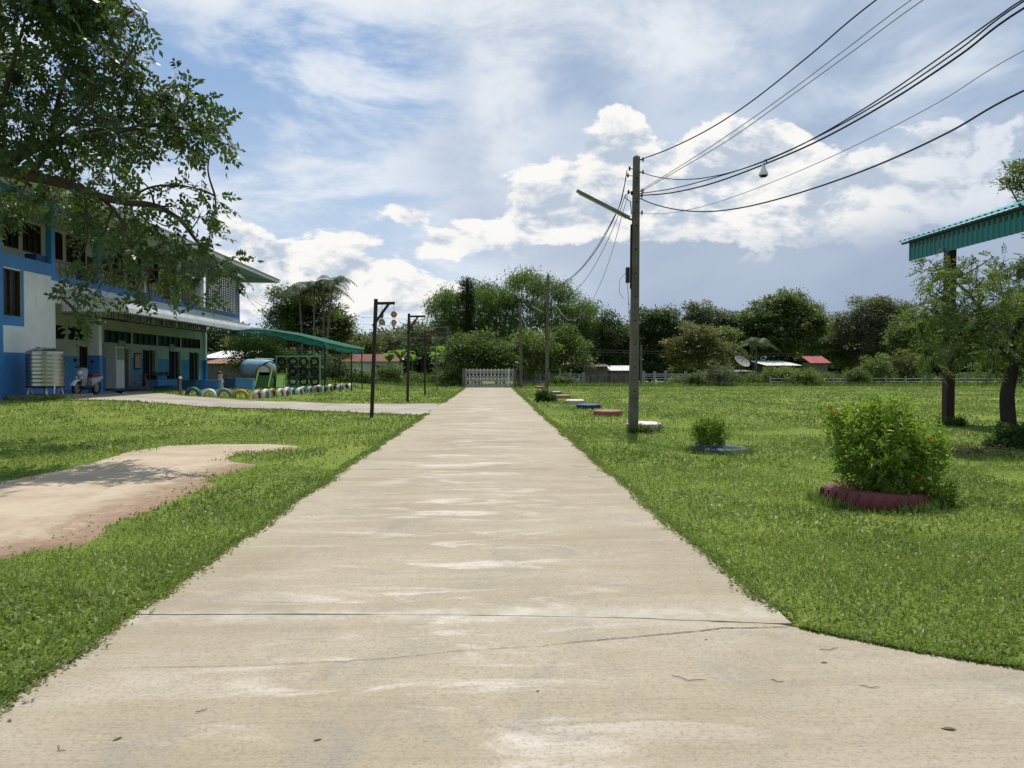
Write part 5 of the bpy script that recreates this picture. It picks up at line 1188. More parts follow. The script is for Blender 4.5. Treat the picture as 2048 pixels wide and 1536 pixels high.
# ---- neighbours' huts and roofs
def hut(name, label, y, u0, u1, vroof0, vroof1, vbase, wallm, roofm, depth=4, pitch=.5, eave=.4):
    a, b = at(u0, vbase, y), at(u1, vbase, y); zt = at(u0, vroof0, y)[2]; zr = at(u0, vroof1, y)[2]; w = b[0] - a[0]; r = thing(name, label, 'building', (a[0], y, 0))
    MB().box(0, w, 0, .12, -.1, zr).box(0, .12, .12, depth, -.1, zr).box(w - .12, w, .12, depth, -.1, zr).box(.12, w - .12, depth - .12, depth, -.1, zr).build('wall', MT[wallm], r)
    s = Vector((0, depth + eave, zt - zr)); ln = s.length
    MB().corr((-eave, -eave, zr - .02), (1, 0, 0), s.normalized(), (0, -s.normalized().z, s.normalized().y), w + 2 * eave, ln, .3, .03, .012).build('roof', MT[roofm], r)
    return r, w, zr
def make_huts():
    r, w, zr = hut('neighbour_hut', 'dark timber hut behind the fence with a pale tilted roof sheet', 74, 1118, 1215, 727, 733, 770, 'timber', 'timber', 5)
    a = at(1120, 733, 73.5); b = at(1156, 724.5, 73.5); MB().add([(a[0] - r.location[0], -.8, a[2]), (b[0] - r.location[0], -.8, b[2]), (b[0] - r.location[0] - .8, 1.0, b[2] + .25), (a[0] - r.location[0] - .3, 1.0, a[2] + .25)], [(0, 1, 2, 3)]).build('roof_sheet', MT['whitesheet'], r)
    MB().box(w * .2, w * .55, -.03, .02, .4, 1.7).build('opening', MT['dark'], r)
    hut('neighbour_hut', 'low lean-to with a white roof corner beside the timber fence', 75, 1212, 1268, 731, 741, 770, 'timber', 'whitesheet', 3)
    r, w, zr = hut('neighbour_shed', 'small flat-roofed shed carrying the satellite dish', 76, 1452, 1500, 740, 743, 772, 'timber', 'concrete', 3, .1, .5)
    p = at(1482, 725, 75.5); d = thing('satellite_dish', 'large mesh satellite dish on the flat shed roof', 'satellite dish', (p[0], 75.5, zr)); h = p[2] - zr
    MB().tube([(0, 0, 0), (0, 0, h - .1)], .05).build('mast', MT['steelblack'], d)
    ds = MB().lathe([(.001, 0), (.35, .035), (.65, .13), (.85, .24), (.86, .25), (.65, .15), (.35, .055), (.001, .02)], 24).build('dish', MT['concrete'], d, smooth=True); ds.location = (0, 0, h); ds.rotation_euler = (R(38), R(24), 0)
    MB().tube([(0, 0, .02), (0, 0, .75)], .02).tube([(.6, 0, .15), (0, 0, .75)], .012).tube([(-.6, 0, .15), (0, 0, .75)], .012).build('feed_arm', MT['steelblack'], ds)
    hut('neighbour_house', 'neighbouring house with a bright white roof among the trees', 80, 1538, 1594, 721, 731, 772, 'timber', 'whitesheet', 5)
    hut('neighbour_house', 'small red-roofed shelter standing high behind the hedge', 78, 1624, 1655, 711, 726, 772, 'timber', 'redroof', 2.2, .5, .3)
    # behind the playground
    hut('neighbour_house', 'low house with a white and rusty roof beyond the school end', 72, 400, 474, 716, 727, 775, 'concdark', 'rust', 6)
    hut('neighbour_house', 'grey house with a pale pitched roof behind the rusty one', 84, 405, 480, 699, 716, 775, 'concdark', 'whitesheet', 7)
    r, w, zr = hut('neighbour_house', 'white-walled house with a brown-red roof behind the shade net', 76, 690, 792, 706, 723, 772, 'cream', 'brownroof', 6)
    MB().box(w * .55, w * .75, -.03, .02, .9, 1.9).build('window', MT['glassdark'], r)
    MB().box(w * .12, w * .4, -.03, .02, .2, 2.1).build('shutter', MT['zincend'], r)
    hut('neighbour_house', 'reddish roof glimpsed above the tyre rack', 80, 556, 622, 692, 712, 772, 'timber', 'rust', 6)
make_huts()

# ---- litter on the concrete
def make_litter():
    r_ = np.random.default_rng(5); dm = mat('dry_leaf', (.10,.085,.05), .8, .2, 30, 0); tw = mat('dry_twig', (.11,.075,.045), .85, .2, 30, 0)
    for u, v, L_, a, lab in ((1658, 1311, .11, .2, 'dark twig lying where the drive widens on the right'), (1377, 1372, .16, -.35, 'long thin straw on the concrete below the crack'), (1555, 1376, .06, -.6, 'short straw right of the long thin straw'), (1740, 1388, .09, -.3, 'thin straw lying out on the right of the apron'),
                         (402, 1437, .05, .6, 'small pale stem on the left of the apron'), (120, 1515, .07, -.7, 'curved dry stalk in the lower left corner'), (1200, 958, .35, .1, 'tangled dry vine on the right half of the drive'), (1160, 938, .3, -.2, 'dry vine stalk farther up the right half of the drive')):
        g = G(u, v); n = 7; pts = [(g[0] + L_ * (k / (n - 1) - .5) * math.cos(a) + (L_ * .08) * math.sin(k * 1.3) , g[1] + L_ * (k / (n - 1) - .5) * math.sin(a) + L_ * .1 * math.cos(k * 1.1), .036) for k in range(n)]
        tag(MB().tube(pts, [.0017] * (n - 1) + [.0008], 5).build('twig', tw, None), lab, 'twig', 'bits of straw and twig on the concrete')
    for u, v, s, a, m, lab in ((1897, 1473, .05, -.3, dm, 'curled grey-green dead leaf at the lower right of the apron'), (1075, 1395, .02, .5, tw, 'tiny brown leaf bit in the middle of the apron'), (1412, 1290, .018, .2, tw, 'tiny brown crumb just above the crack'), (1830, 1307, .03, .3, MT['plasticwhite'], 'small white scrap at the edge of the grass'), (1648, 1337, .03, 0, dm, 'small dry leaf below the dark twig'), (635, 1345 + 150, .03, .4, dm, 'small dry leaf near the bottom of the drive'), (235, 1493, .035, .9, dm, 'dry leaf on the lower left concrete')):
        g = G(u, v); c, q = math.cos(a), math.sin(a); mb = MB()
        s *= .62; P = [(-1, 0, .0), (-.3, .32, .12), (.5, .26, .18), (1, 0, .05), (.5, -.26, .16), (-.3, -.32, .1)]
        for z in (0, .05): mb.v += [(s * (x * c - y_ * q), s * (x * q + y_ * c), s * (zz + z)) for x, y_, zz in P]
        mb.f = [(0, 1, 2, 3, 4, 5), (11, 10, 9, 8, 7, 6)] + [(i, (i + 1) % 6, 6 + (i + 1) % 6, 6 + i) for i in range(6)]
        o = mb.build('dead_leaf', m, None); o.location = (g[0], g[1], .031); tag(o, lab, 'leaf', 'dead leaves on the concrete')
    # leaf litter gathered on the left edge of the apron
    n = 420; t_ = r_.uniform(0, 1, n); x = -2.33 + np.abs(r_.normal(0, .06, n)) - .02; y = 2.9 + 1.2 * t_; 
    me = leaf_mesh('leaf_litter', np.stack([x, y, np.full(n, .034)], 1), np.stack([r_.normal(size=n), r_.normal(size=n), .12 * np.abs(r_.normal(size=n))], 1), np.tile([[0, 0, 1.0]], (n, 1)), r_.uniform(.012, .04, n), r_.uniform(.005, .014, n), r_.uniform(0, 1, n), MT['litter'])
    tag(link('leaf_litter', me), 'dry leaf litter along the left edge of the drive', 'litter', kind='stuff')
t = NT('dry_litter'); t.base(t.mix(t.attr('tint'), (.06,.04,.022), (.30,.23,.13))); t.rough(.9); MT['litter'] = t.m
make_litter()
# ---------------------------------------------------------------- trees
TR = np.random.default_rng(77)
def limb(mb, pts, r0, r1, n=7):
    pts = catmull([np.array(p, float) for p in pts], 5); k = len(pts); mb.tube(pts, [r0 + (r1 - r0) * i / (k - 1) for i in range(k)], n)
def clumps(r_, blobs, per_m2, spread, size, wid, up=.5, droop=.0, tint0=.45):
    """leaves in clumps spread through ellipsoids (x,y,z,rx,rz)"""
    C, D, N_, T, S = [], [], [], [], []
    for bx, by, bz, rx, rz in blobs:
        area = 4 * math.pi * ((2 * rx ** 1.6 * rz ** 1.6 + rx ** 3.2) / 3) ** (1 / 1.6); k = max(3, int(area * per_m2 / 26)); bt = r_.normal(0, .07)
        d = unit(r_.normal(size=(k, 3))); d[:, 2] = np.where(d[:, 2] < -.5, -d[:, 2], d[:, 2]); rad = r_.uniform(.2, 1.0, k) ** .45 * r_.uniform(.85, 1.22, k)
        lump = 1 + .22 * np.sin(d[:, 0] * 5 + bx) * np.sin(d[:, 2] * 6 + bz * 2) + .12 * np.sin(d[:, 1] * 9 + by)
        cc = np.array([bx, by, bz]) + d * np.array([rx, rx, rz]) * (rad * lump)[:, None]
        for i in range(k):
            n = 26; e = r_.normal(size=(n, 3)) * spread * np.array([1, 1, .55]); p = cc[i] + e
            C.append(p); out = unit(e + d[i] * spread * 1.1); D.append(out * np.array([1, 1, .6]) + r_.normal(size=(n, 3)) * .35 + np.array([0, 0, up - droop]))
            N_.append(unit(np.array([0, 0, 1.0]) + d[i] * .6 + r_.normal(size=(n, 3)) * .45)); T.append(np.full(n, tint0 + bt + r_.normal(0, .12)) + r_.normal(0, .10, n)); S.append(r_.uniform(.7, 1.3, n))
    C = np.concatenate(C); S = np.concatenate(S); return C, np.concatenate(D), np.concatenate(N_), S * size, S * wid, np.concatenate(T)
def tree(name, label, y, u, blobs, m, size=.26, wid=.13, per=60, spread=.34, trunk_r=.16, group='trees beyond the fence', up=.3, droop=.25, bark='barkdark', ub=None, seed=0, tint0=.45, cat='tree'):
    """blobs in pixels: (u, v, ru, rv[, dy]) at depth y"""
    r_ = np.random.default_rng(int(u * 7 + y * 3 + seed)); x0 = at(ub or u, 770, y)[0]; z0 = float(terr(x0, y)); r = thing(name, label, cat, (x0, y, z0), 0, group)
    B = []
    for b in blobs:
        dy = b[4] if len(b) > 4 else r_.uniform(-.6, .6); p = at(b[0], b[1], y + dy) - np.array([x0, y, z0]); k = (y + dy) / F; B.append((p[0], p[1], p[2], b[2] * k, b[3] * k))
    for b in list(B):                                       # side shoots that break up the outline
        for _ in range(3):
            a = r_.uniform(0, 2 * math.pi); B.append((b[0] + b[3] * 1.0 * math.cos(a), b[1] + b[3] * r_.uniform(-.5, .5), b[2] + b[4] * (.35 + .75 * abs(math.sin(a))), b[3] * r_.uniform(.25, .45), b[4] * r_.uniform(.25, .5)))
    nb = len(B) // 4
    link('crown', leaf_mesh('crown', *clumps(r_, B, per, spread, size, wid, up, droop, tint0), m), r)
    tb = MB(); top = min(b[2] for b in B[:nb]); zc = max(.8, top * .8)
    limb(tb, [(0, 0, -.2), (r_.normal() * .1, 0, zc * .5), (r_.normal() * .15, r_.normal() * .1, zc)], trunk_r, trunk_r * .7)
    for b in B[:nb]: limb(tb, [(0, 0, zc * .7), ((b[0]) * .45 + r_.normal() * .1, b[1] * .5, zc + (b[2] - zc) * .4), (b[0], b[1], b[2] + b[4] * .3)], trunk_r * .55, .025, 6)
    tb.build('trunk', MT[bark], r); return r

def far_trees():
    D, M_, Lt, Yl, Gr = MT['l_dark'], MT['l_mid'], MT['l_light'], MT['l_yel'], MT['l_grey']
    tree('fruit_tree', 'small yellow-green tree directly behind the blue play tunnel', 58, 520, [(515, 705, 42, 26), (545, 722, 30, 24), (488, 728, 24, 26), (520, 742, 42, 20)], Yl, .22, .11, 60)
    tree('leafy_tree', 'tall light green tree at the left of the palms', 80, 578, [(572, 605, 28, 26), (588, 632, 34, 30), (555, 640, 26, 16), (575, 670, 40, 26), (600, 600, 18, 18)], M_, .3, .15, 44)
    tree('leafy_tree', 'mid green tree just right of the palms', 80, 676, [(676, 650, 24, 22), (690, 668, 24, 24), (660, 680, 30, 24), (640, 700, 36, 24)], M_, .3, .15, 44)
    tree('leafy_tree', 'dark bushy tree in the middle below the palm heads', 83, 625, [(625, 610, 34, 34), (640, 650, 44, 34), (605, 650, 30, 28), (630, 690, 50, 30)], D, .3, .15, 44)
    tree('leafy_tree', 'low tree above the white-walled house roof', 92, 735, [(735, 690, 26, 14), (765, 692, 28, 16), (710, 695, 22, 14), (790, 690, 24, 16)], Gr, .3, .15, 40)
    tree('leafy_tree', 'thin grey-green tree behind the second and third posts', 84, 845, [(843, 668, 22, 18), (862, 682, 20, 14), (826, 685, 20, 16), (880, 690, 16, 14), (850, 700, 30, 14)], Gr, .3, .13, 30)
    tree('leafy_tree', 'round green tree directly behind the lattice gate', 68, 962, [(950, 700, 38, 26), (985, 716, 36, 26), (925, 718, 28, 24), (960, 742, 62, 24), (1000, 742, 36, 22)], M_, .26, .13, 55)
    tree('leafy_tree', 'feathery light green tree between gate and far pole', 70, 1058, [(1060, 696, 34, 24), (1030, 712, 26, 22), (1085, 712, 26, 22), (1050, 740, 50, 22)], Lt, .26, .11, 50)
    tree('leafy_tree', 'leafy tree behind the middle pole', 72, 1118, [(1118, 690, 36, 26), (1148, 705, 30, 24), (1096, 715, 26, 20), (1130, 732, 46, 16)], M_, .26, .12, 55)
    tree('dark_tree', 'dark tree left of the near pole above the timber hut', 82, 1222, [(1222, 672, 34, 30), (1200, 700, 30, 24), (1245, 700, 28, 26), (1225, 722, 48, 18)], D, .3, .14, 50)
    tree('dark_tree', 'broad dark tree directly right of the near pole', 84, 1300, [(1300, 655, 34, 28), (1330, 660, 34, 30), (1280, 690, 34, 30), (1325, 700, 44, 34), (1295, 735, 50, 26)], D, .3, .14, 52)
    tree('leafy_tree', 'tall grey-green tree with upright tip right of the near pole', 90, 1402, [(1400, 632, 26, 20), (1415, 650, 30, 24), (1385, 655, 26, 24), (1400, 680, 44, 24), (1440, 672, 30, 24)], Gr, .32, .13, 46)
    tree('fruit_tree', 'rounded tree with yellow-pink young leaves right of the near pole', 74, 1398, [(1398, 682, 36, 24), (1375, 706, 32, 24), (1420, 706, 36, 24), (1398, 728, 54, 22)], Yl, .26, .14, 56, .3, tint0=.55)
    tree('dark_tree', 'dark tree behind the satellite dish', 90, 1478, [(1470, 655, 30, 22), (1500, 672, 34, 28), (1450, 690, 34, 26), (1490, 712, 48, 26)], D, .3, .14, 50)
    tree('big_tree', 'largest spreading tree on the right skyline above the white roof', 88, 1562, [(1545, 622, 36, 22), (1580, 616, 38, 22), (1610, 634, 28, 22), (1520, 650, 40, 24), (1570, 660, 54, 26), (1612, 668, 32, 28), (1550, 695, 60, 26)], M_, .32, .15, 54)
    tree('dark_tree', 'narrow dark tree on the right shoulder of the largest tree', 93, 1622, [(1622, 632, 16, 18), (1632, 660, 22, 26), (1640, 690, 26, 20)], D, .3, .14, 50)
    tree('leafy_tree', 'low bushy tree around the red-roofed shelter', 84, 1680, [(1660, 700, 30, 18), (1690, 690, 34, 22), (1715, 700, 28, 24), (1680, 725, 50, 20)], M_, .28, .13, 50)
    tree('big_tree', 'wide grey-green tree between the red roof and the brown column', 82, 1748, [(1740, 625, 36, 22), (1775, 630, 36, 22), (1710, 655, 34, 26), (1755, 660, 54, 28), (1800, 650, 30, 26), (1745, 700, 60, 30)], Gr, .3, .12, 54)
    tree('leafy_tree', 'tree with lighter leaves just left of the brown column', 76, 1828, [(1820, 655, 30, 26), (1850, 670, 30, 28), (1805, 695, 36, 28), (1845, 715, 44, 28)], M_, .28, .13, 52)
    tree('dark_tree', 'dark tree seen behind the brown column', 80, 1915, [(1905, 660, 40, 34), (1940, 670, 36, 34), (1915, 710, 56, 34)], D, .3, .14, 50)
    tree('dark_tree', 'dark tree at the far right edge behind the fence', 80, 2005, [(1990, 650, 40, 36), (2035, 660, 40, 40), (2010, 705, 60, 36), (2080, 680, 40, 50)], D, .3, .14, 50)
    tree('tall_tree', 'tall tree top peeping above the teal roof', 34, 2048, [(2032, 358, 24, 20), (2062, 352, 28, 24), (2018, 375, 14, 9), (2050, 385, 24, 12), (2100, 380, 50, 40), (2130, 450, 60, 50)], M_, .16, .07, 70, .2, .14, group='trees near the court', ub=2110)
    for i, (u, v, y_, mm, lab) in enumerate(((1352, 676, 86, M_, 'green tree filling the gap left of the rounded yellow tree'), (1442, 690, 82, Lt, 'lighter tree between the rounded yellow tree and the dish'), (1655, 676, 92, M_, 'tree standing behind and left of the red roof'), (1796, 680, 86, D, 'dark tree between the wide grey-green tree and the light-leaved tree'), (1872, 668, 84, M_, 'tree just left of the brown column top foliage'), (1180, 668, 86, M_, 'tree right of the bamboo above the leaning pale pole'), (1255, 684, 90, D, 'dark tree directly behind the near pole'), (735, 716, 84, M_, 'tree rising over the brown-red roof'))):
        tree('leafy_tree', lab, y_, u, [(u, v, 28, 22), (u - 20, v + 24, 26, 22), (u + 20, v + 26, 28, 22), (u + 8, v - 14, 16, 14), (u, v + 46, 40, 20)], mm, .3, .14, 46)
    # far wood that closes the gaps
    n = 30; C = []
    bl = []
    for u in np.linspace(380, 2150, 46):
        vv = 702 + TR.uniform(-16, 8); p = at(u, vv, 104); bl.append((p[0], 104 + TR.uniform(-3, 3), p[2] - .4, 3.2, 2.6)); p2 = at(u, 748, 102); bl.append((p2[0], 102, p2[2] - .3, 3.0, 1.9))
    tag(link('far_wood', leaf_mesh('far_wood', *clumps(np.random.default_rng(3), bl, 16, .6, .6, .3, .3, .2, .35), MT['l_dark'])), 'far dark wood closing the view behind the village', 'wood', kind='stuff')
    # undergrowth along the fence lines
    bl = []
    for u in np.concatenate([np.linspace(690, 925, 30), np.linspace(1345, 2100, 84)]):
        y = 69.5 + TR.uniform(-1.0, 1.6); p = at(u, 762 + TR.uniform(-7, 5), y); bl.append((p[0], y, max(.3, p[2]), TR.uniform(.5, .9), TR.uniform(.35, .6)))
    tag(link('undergrowth', leaf_mesh('undergrowth', *clumps(np.random.default_rng(4), bl, 55, .22, .2, .09, .4, .1, .42), MT['l_mid'])), 'tangled undergrowth along the boundary fences', 'undergrowth', kind='stuff')
    def bushy(label, u, v, ru, rv, y, m, t0=.45):
        tree('bush', label, y, u, [(u, v, ru, rv, 0), (u - ru * .5, v + rv * .35, ru * .6, rv * .7, .2), (u + ru * .5, v + rv * .4, ru * .6, rv * .6, -.2)], m, .2, .09, 60, .2, .05, 'bushes along the boundary', tint0=t0, cat='bush')
    bushy('dark round bush on the field edge below the satellite dish', 1436, 752, 22, 20, 66.8, MT['l_grey'])
    bushy('smaller dark bush left of the round bush by the concrete fence', 1392, 764, 12, 9, 66.5, MT['l_dark'])
    bushy('light green hedge bush below the white roof', 1560, 752, 30, 14, 69, MT['l_light'])
    bushy('spreading bush in front of the red-roofed shelter', 1614, 758, 26, 14, 66.8, MT['l_light'])
    bushy('bright green climbing bush right of the red-roofed shelter', 1750, 742, 24, 24, 68.6, MT['l_light'])
    bushy('dark bush by the fence right of the red-roofed shelter', 1716, 758, 18, 15, 67.2, MT['l_mid'])
    bushy('reddish-brown leaved bush behind the fence left of the brown column', 1812, 735, 28, 24, 70, MT['l_yel'], .3)
    bushy('green bush behind the four posts on the left', 775, 752, 26, 18, 68, MT['l_mid'])
    bushy('low green bush at the left foot of the gate', 905, 757, 24, 15, 66.5, MT['l_mid'])
    bushy('green bush behind the shade net posts', 664, 745, 34, 24, 65, MT['l_dark'])
    bushy('bush behind the tyre rack', 600, 738, 46, 28, 62, MT['l_dark'])
    bushy('green bush right of the shade net before the white house', 722, 757, 20, 16, 66, MT['l_light'])
    bushy('light bush beside the plank fence of the timber hut', 1110, 748, 22, 14, 70, MT['l_light'])
    bushy('weedy bush at the foot of the concrete fence right of the gate', 1125, 765, 20, 8, 67.5, MT['l_mid'])
far_trees()

def bamboo(label, y, u, culms, seed, n_per=420, m='l_bamboo'):
    """arching culms (u base, v tip, u tip) with hanging leaf sprays"""
    r_ = np.random.default_rng(seed); x0 = at(u, 770, y)[0]; r = thing('bamboo_clump', label, 'bamboo', (x0, y, 0), 0, 'bamboo clumps behind the gate'); st = MB(); C, D, T, S = [], [], [], []
    for ub, ut, vt, wpx in culms:
        dy = r_.uniform(-1.5, 1.5); b = at(ub, 772, y + dy) - np.array([x0, y, 0]); b[2] = 0; tp = at(ut, vt, y + dy) - np.array([x0, y, 0]); out = np.sign(ut - ub + .01) * abs(wpx) * y / F
        pts = [b, b + (tp - b) * np.array([.25, .5, .55]), tp, tp + np.array([out * .55, r_.normal() * .4, -abs(out) * .30]), tp + np.array([out * 1.0, r_.normal() * .6, -abs(out) * 1.0 - .5])]
        cv = np.array(catmull(pts, 8)); k = len(cv); limb_r = [.07 * (1 - i / k) + .012 for i in range(k)]; st.tube([tuple(p) for p in cv], limb_r, 5)
        s = r_.uniform(.30, 1, n_per // 6) ** .75; idx = np.clip((s * (k - 1)).astype(int), 0, k - 2); fr = s * (k - 1) - idx; p = cv[idx] + (cv[idx + 1] - cv[idx]) * fr[:, None]
        off = r_.normal(size=p.shape) * np.array([.75, .75, .35]) * (1.25 - .5 * s)[:, None]; bt = r_.normal(.45, .10)
        for i in range(len(p)):
            nn = 14; q = p[i] + off[i] + r_.normal(size=(nn, 3)) * np.array([.26, .26, .30]); C.append(q); D.append(np.stack([r_.normal(0, .55, nn) + off[i, 0] * .4, r_.normal(0, .55, nn), -np.abs(r_.normal(.55, .4, nn))], 1)); T.append(np.full(nn, bt + .16 * off[i, 2] + .22 * (s[i] - .5)) + r_.normal(0, .12, nn))
    C = np.concatenate(C); n = len(C); link('leaves', leaf_mesh('bamboo_leaves', C, np.concatenate(D), rand_dir(r_, n) + (0, -.3, .8), r_.uniform(.24, .50, n), r_.uniform(.06, .11, n), np.concatenate(T), MT[m], .15, .35), r)
    st.build('culms', MT['l_culm'], r)
MT['l_culm'] = mat('bamboo_culm', (.08,.10,.04), .6, .2, 3, .3)
def make_bamboo():
    bamboo('leftmost bamboo clump reaching out over the banana plants', 80, 918, [(920, 876, 600, 12), (925, 900, 588, 14), (915, 882, 650, 8), (928, 912, 596, 12), (922, 895, 620, 12), (930, 905, 640, 10), (926, 908, 670, 12), (915, 890, 690, 8)], 1)
    bamboo('bamboo clump topped by a dark creeper-covered stem', 81, 950, [(945, 932, 590, 12), (950, 950, 580, 14), (955, 968, 574, 14), (948, 938, 620, 12), (958, 972, 600, 12), (952, 955, 640, 14), (960, 978, 640, 12), (945, 930, 660, 12), (955, 960, 680, 14)], 2, 460)
    bamboo('middle bamboo clump above the gate', 80, 1000, [(990, 980, 590, 14), (1000, 1000, 586, 12), (1008, 1018, 594, 14), (995, 990, 622, 14), (1005, 1015, 630, 14), (1000, 1003, 660, 14), (1010, 1025, 660, 12), (992, 985, 690, 12)], 3, 460)
    bamboo('tallest bamboo clump left of the middle pole', 81, 1055, [(1050, 1038, 560, 12), (1055, 1052, 550, 10), (1060, 1072, 562, 12), (1045, 1030, 600, 12), (1058, 1065, 606, 14), (1052, 1045, 640, 14), (1062, 1080, 640, 12), (1056, 1060, 680, 14)], 4, 480)
    bamboo('bamboo clump behind the middle pole', 82, 1100, [(1095, 1085, 575, 12), (1100, 1108, 572, 14), (1105, 1125, 580, 14), (1098, 1095, 610, 12), (1106, 1120, 615, 14), (1100, 1105, 650, 14), (1108, 1130, 650, 12)], 5, 460)
    bamboo('rightmost bamboo clump leaning out to the right', 80, 1148, [(1145, 1142, 622, 12), (1150, 1160, 612, 12), (1155, 1172, 608, 8), (1150, 1155, 640, 14), (1145, 1140, 660, 14), (1155, 1165, 660, 12), (1150, 1150, 690, 14)], 6, 400)
    # creeper-covered dead stem
    y = 79; x0 = at(935, 770, y)[0]; r = thing('creeper_stem', 'dark creeper-covered dead trunk sticking up out of the bamboo', 'tree', (x0, y, 0))
    MB().tube([(0, 0, -.2), (0, 0, at(935, 556, y)[2])], [.2, .14], 7).build('trunk', MT['barkdark'], r)
    bl = [(at(935 + TR.uniform(-1.5, 1.5), v, y)[0] - x0, 0, at(935, v, y)[2], TR.uniform(.38, .75), .6) for v in range(566, 690, 9)]
    link('creeper', leaf_mesh('creeper', *clumps(np.random.default_rng(9), bl, 90, .26, .2, .1, .3, .2, .3), MT['l_dark']), r)
make_bamboo()

def palm(label, y, u, vtop, nf, fl, seed, lean=0, name='palm_tree', trunk=.11, m='l_dark', droop=1.0):
    r_ = np.random.default_rng(seed); b = at(u, 770, y); h = at(u, vtop, y)[2]; z0 = float(terr(b[0], y)); r = thing(name, label, 'palm', (b[0], y, z0), 0, 'palms behind the playground'); h -= z0
    tb = MB(); pts = catmull([(0, 0, -.2), (lean * .3, 0, h * .5), (lean, 0, h)], 10); tb.tube(pts, [trunk * (1.15 - .4 * i / len(pts)) for i in range(len(pts))], 8).build('trunk', MT['poleconc'], r)
    C, D, N_, L_, T = [], [], [], [], []
    for f in range(nf):
        az = f * 2.4 + r_.normal() * .2; el = R(r_.uniform(25, 75)); ln = fl * r_.uniform(.8, 1.1); d = np.array([math.cos(az), math.sin(az), 0]); pts = []
        for s in np.linspace(0, 1, 16): pts.append(np.array([lean, 0, h]) + d * ln * (s * math.cos(el) + .22 * s * s) + np.array([0, 0, 1]) * ln * (s * math.sin(el) - droop * .8 * s ** 2.5))
        pts = np.array(pts); fr = MB().tube([tuple(p) for p in pts], [.028 * (1 - .8 * i / 16) + .004 for i in range(16)], 4); 
        t0 = r_.normal(.45, .12)
        fr.build('frond_stem', MT['l_culm'], r)
        for i in range(2, 16):
            tg = pts[i] - pts[i - 1]; tg /= np.linalg.norm(tg); sd = np.cross(tg, [0, 0, 1]); sd /= np.linalg.norm(sd) + 1e-6
            for s in (-1, 1):
                for q in range(2):
                    C.append(pts[i] - tg * .05 * q * ln * .3); D.append(sd * s + tg * .55 + np.array([0, 0, -.35 - .25 * r_.uniform()])); N_.append(np.cross(sd * s, tg) * s); L_.append(ln * .30 * math.sin(math.pi * min(1, .18 + .8 * i / 16)) + .08); T.append(t0 + r_.normal() * .1)
    n = len(C); link('fronds', leaf_mesh('fronds', np.array(C), np.array(D), np.array(N_) + (0, 0, .3), np.array(L_), np.full(n, .055), np.array(T), MT[m], .1, .3), r)
def make_palms():
    palm('leftmost palm of the group, with arching bare fronds', 76, 606, 592, 17, 3.0, 1, -.3)
    palm('second palm from the left in the group behind the net', 75, 628, 578, 17, 2.8, 2, .1)
    palm('third palm in the group, directly above the shade net', 77, 646, 588, 16, 2.8, 3, .2)
    palm('tallest rightmost palm leaning right above the net', 74, 652, 570, 17, 2.6, 4, .7)
    palm('small palm in the dark trees left of the white roof', 78, 1512, 690, 13, 2.4, 5, 0, m='l_dark')
def banana(label, y, u, hv, seed, nl=7):
    r_ = np.random.default_rng(seed); b = at(u, 768, y); h = at(u, hv, y)[2]; r = thing('banana_plant', label, 'banana plant', (b[0], y, 0), 0, 'banana plants left of the gate')
    MB().tube([(0, 0, -.1), (.03, 0, h * .45), (.05, 0, h * .62)], [.14, .10, .06], 8).build('stem', MT['l_culm'], r)
    for k in range(nl):
        az = k * 2.4 + r_.normal() * .3; el = R(r_.uniform(45, 82)); ln = h * r_.uniform(.42, .58); d = np.array([math.cos(az), math.sin(az), 0]); sd = np.array([-d[1], d[0], 0]); V = []; n = 10
        for i in range(n + 1):
            s = i / n; c = np.array([.05, 0, h * .58]) + d * ln * s * math.cos(el) * 1.1 + np.array([0, 0, 1]) * ln * (s * math.sin(el) - .55 * s ** 2.6); w = .30 * math.sin(math.pi * min(1, .06 + s * .94)) ** .6 * (ln / 2.0)
            V += [c + sd * w + (0, 0, .06 * w), c + (0, 0, -.10 * w), c - sd * w + (0, 0, .06 * w)]
        V = np.array(V); Fq = np.concatenate([[[3*i, 3*i+1, 3*i+4, 3*i+3], [3*i+1, 3*i+2, 3*i+5, 3*i+4]] for i in range(n)]); me = arr_mesh('banana_leaf', V, Fq, MT['l_banana'], {'tint': ('FACE', np.full(2 * n, .35 + .5 * r_.uniform()))}, True); link('leaf', me, r)
def make_bananas():
    for i, (u, v, y, lab) in enumerate(((778, 690, 74, 'leftmost banana plant behind the second post'), (800, 682, 75, 'tall banana plant between the first and second post'), (824, 694, 74, 'banana plant just right of the second post'), (868, 690, 73, 'banana plant behind the third and fourth posts'), (884, 676, 74, 'pale upright banana plant left of the slim far pole'), (905, 700, 74, 'low banana plant left of the gate'))): banana(lab, y, u, v, 20 + i, 8)
make_palms(); make_bananas()

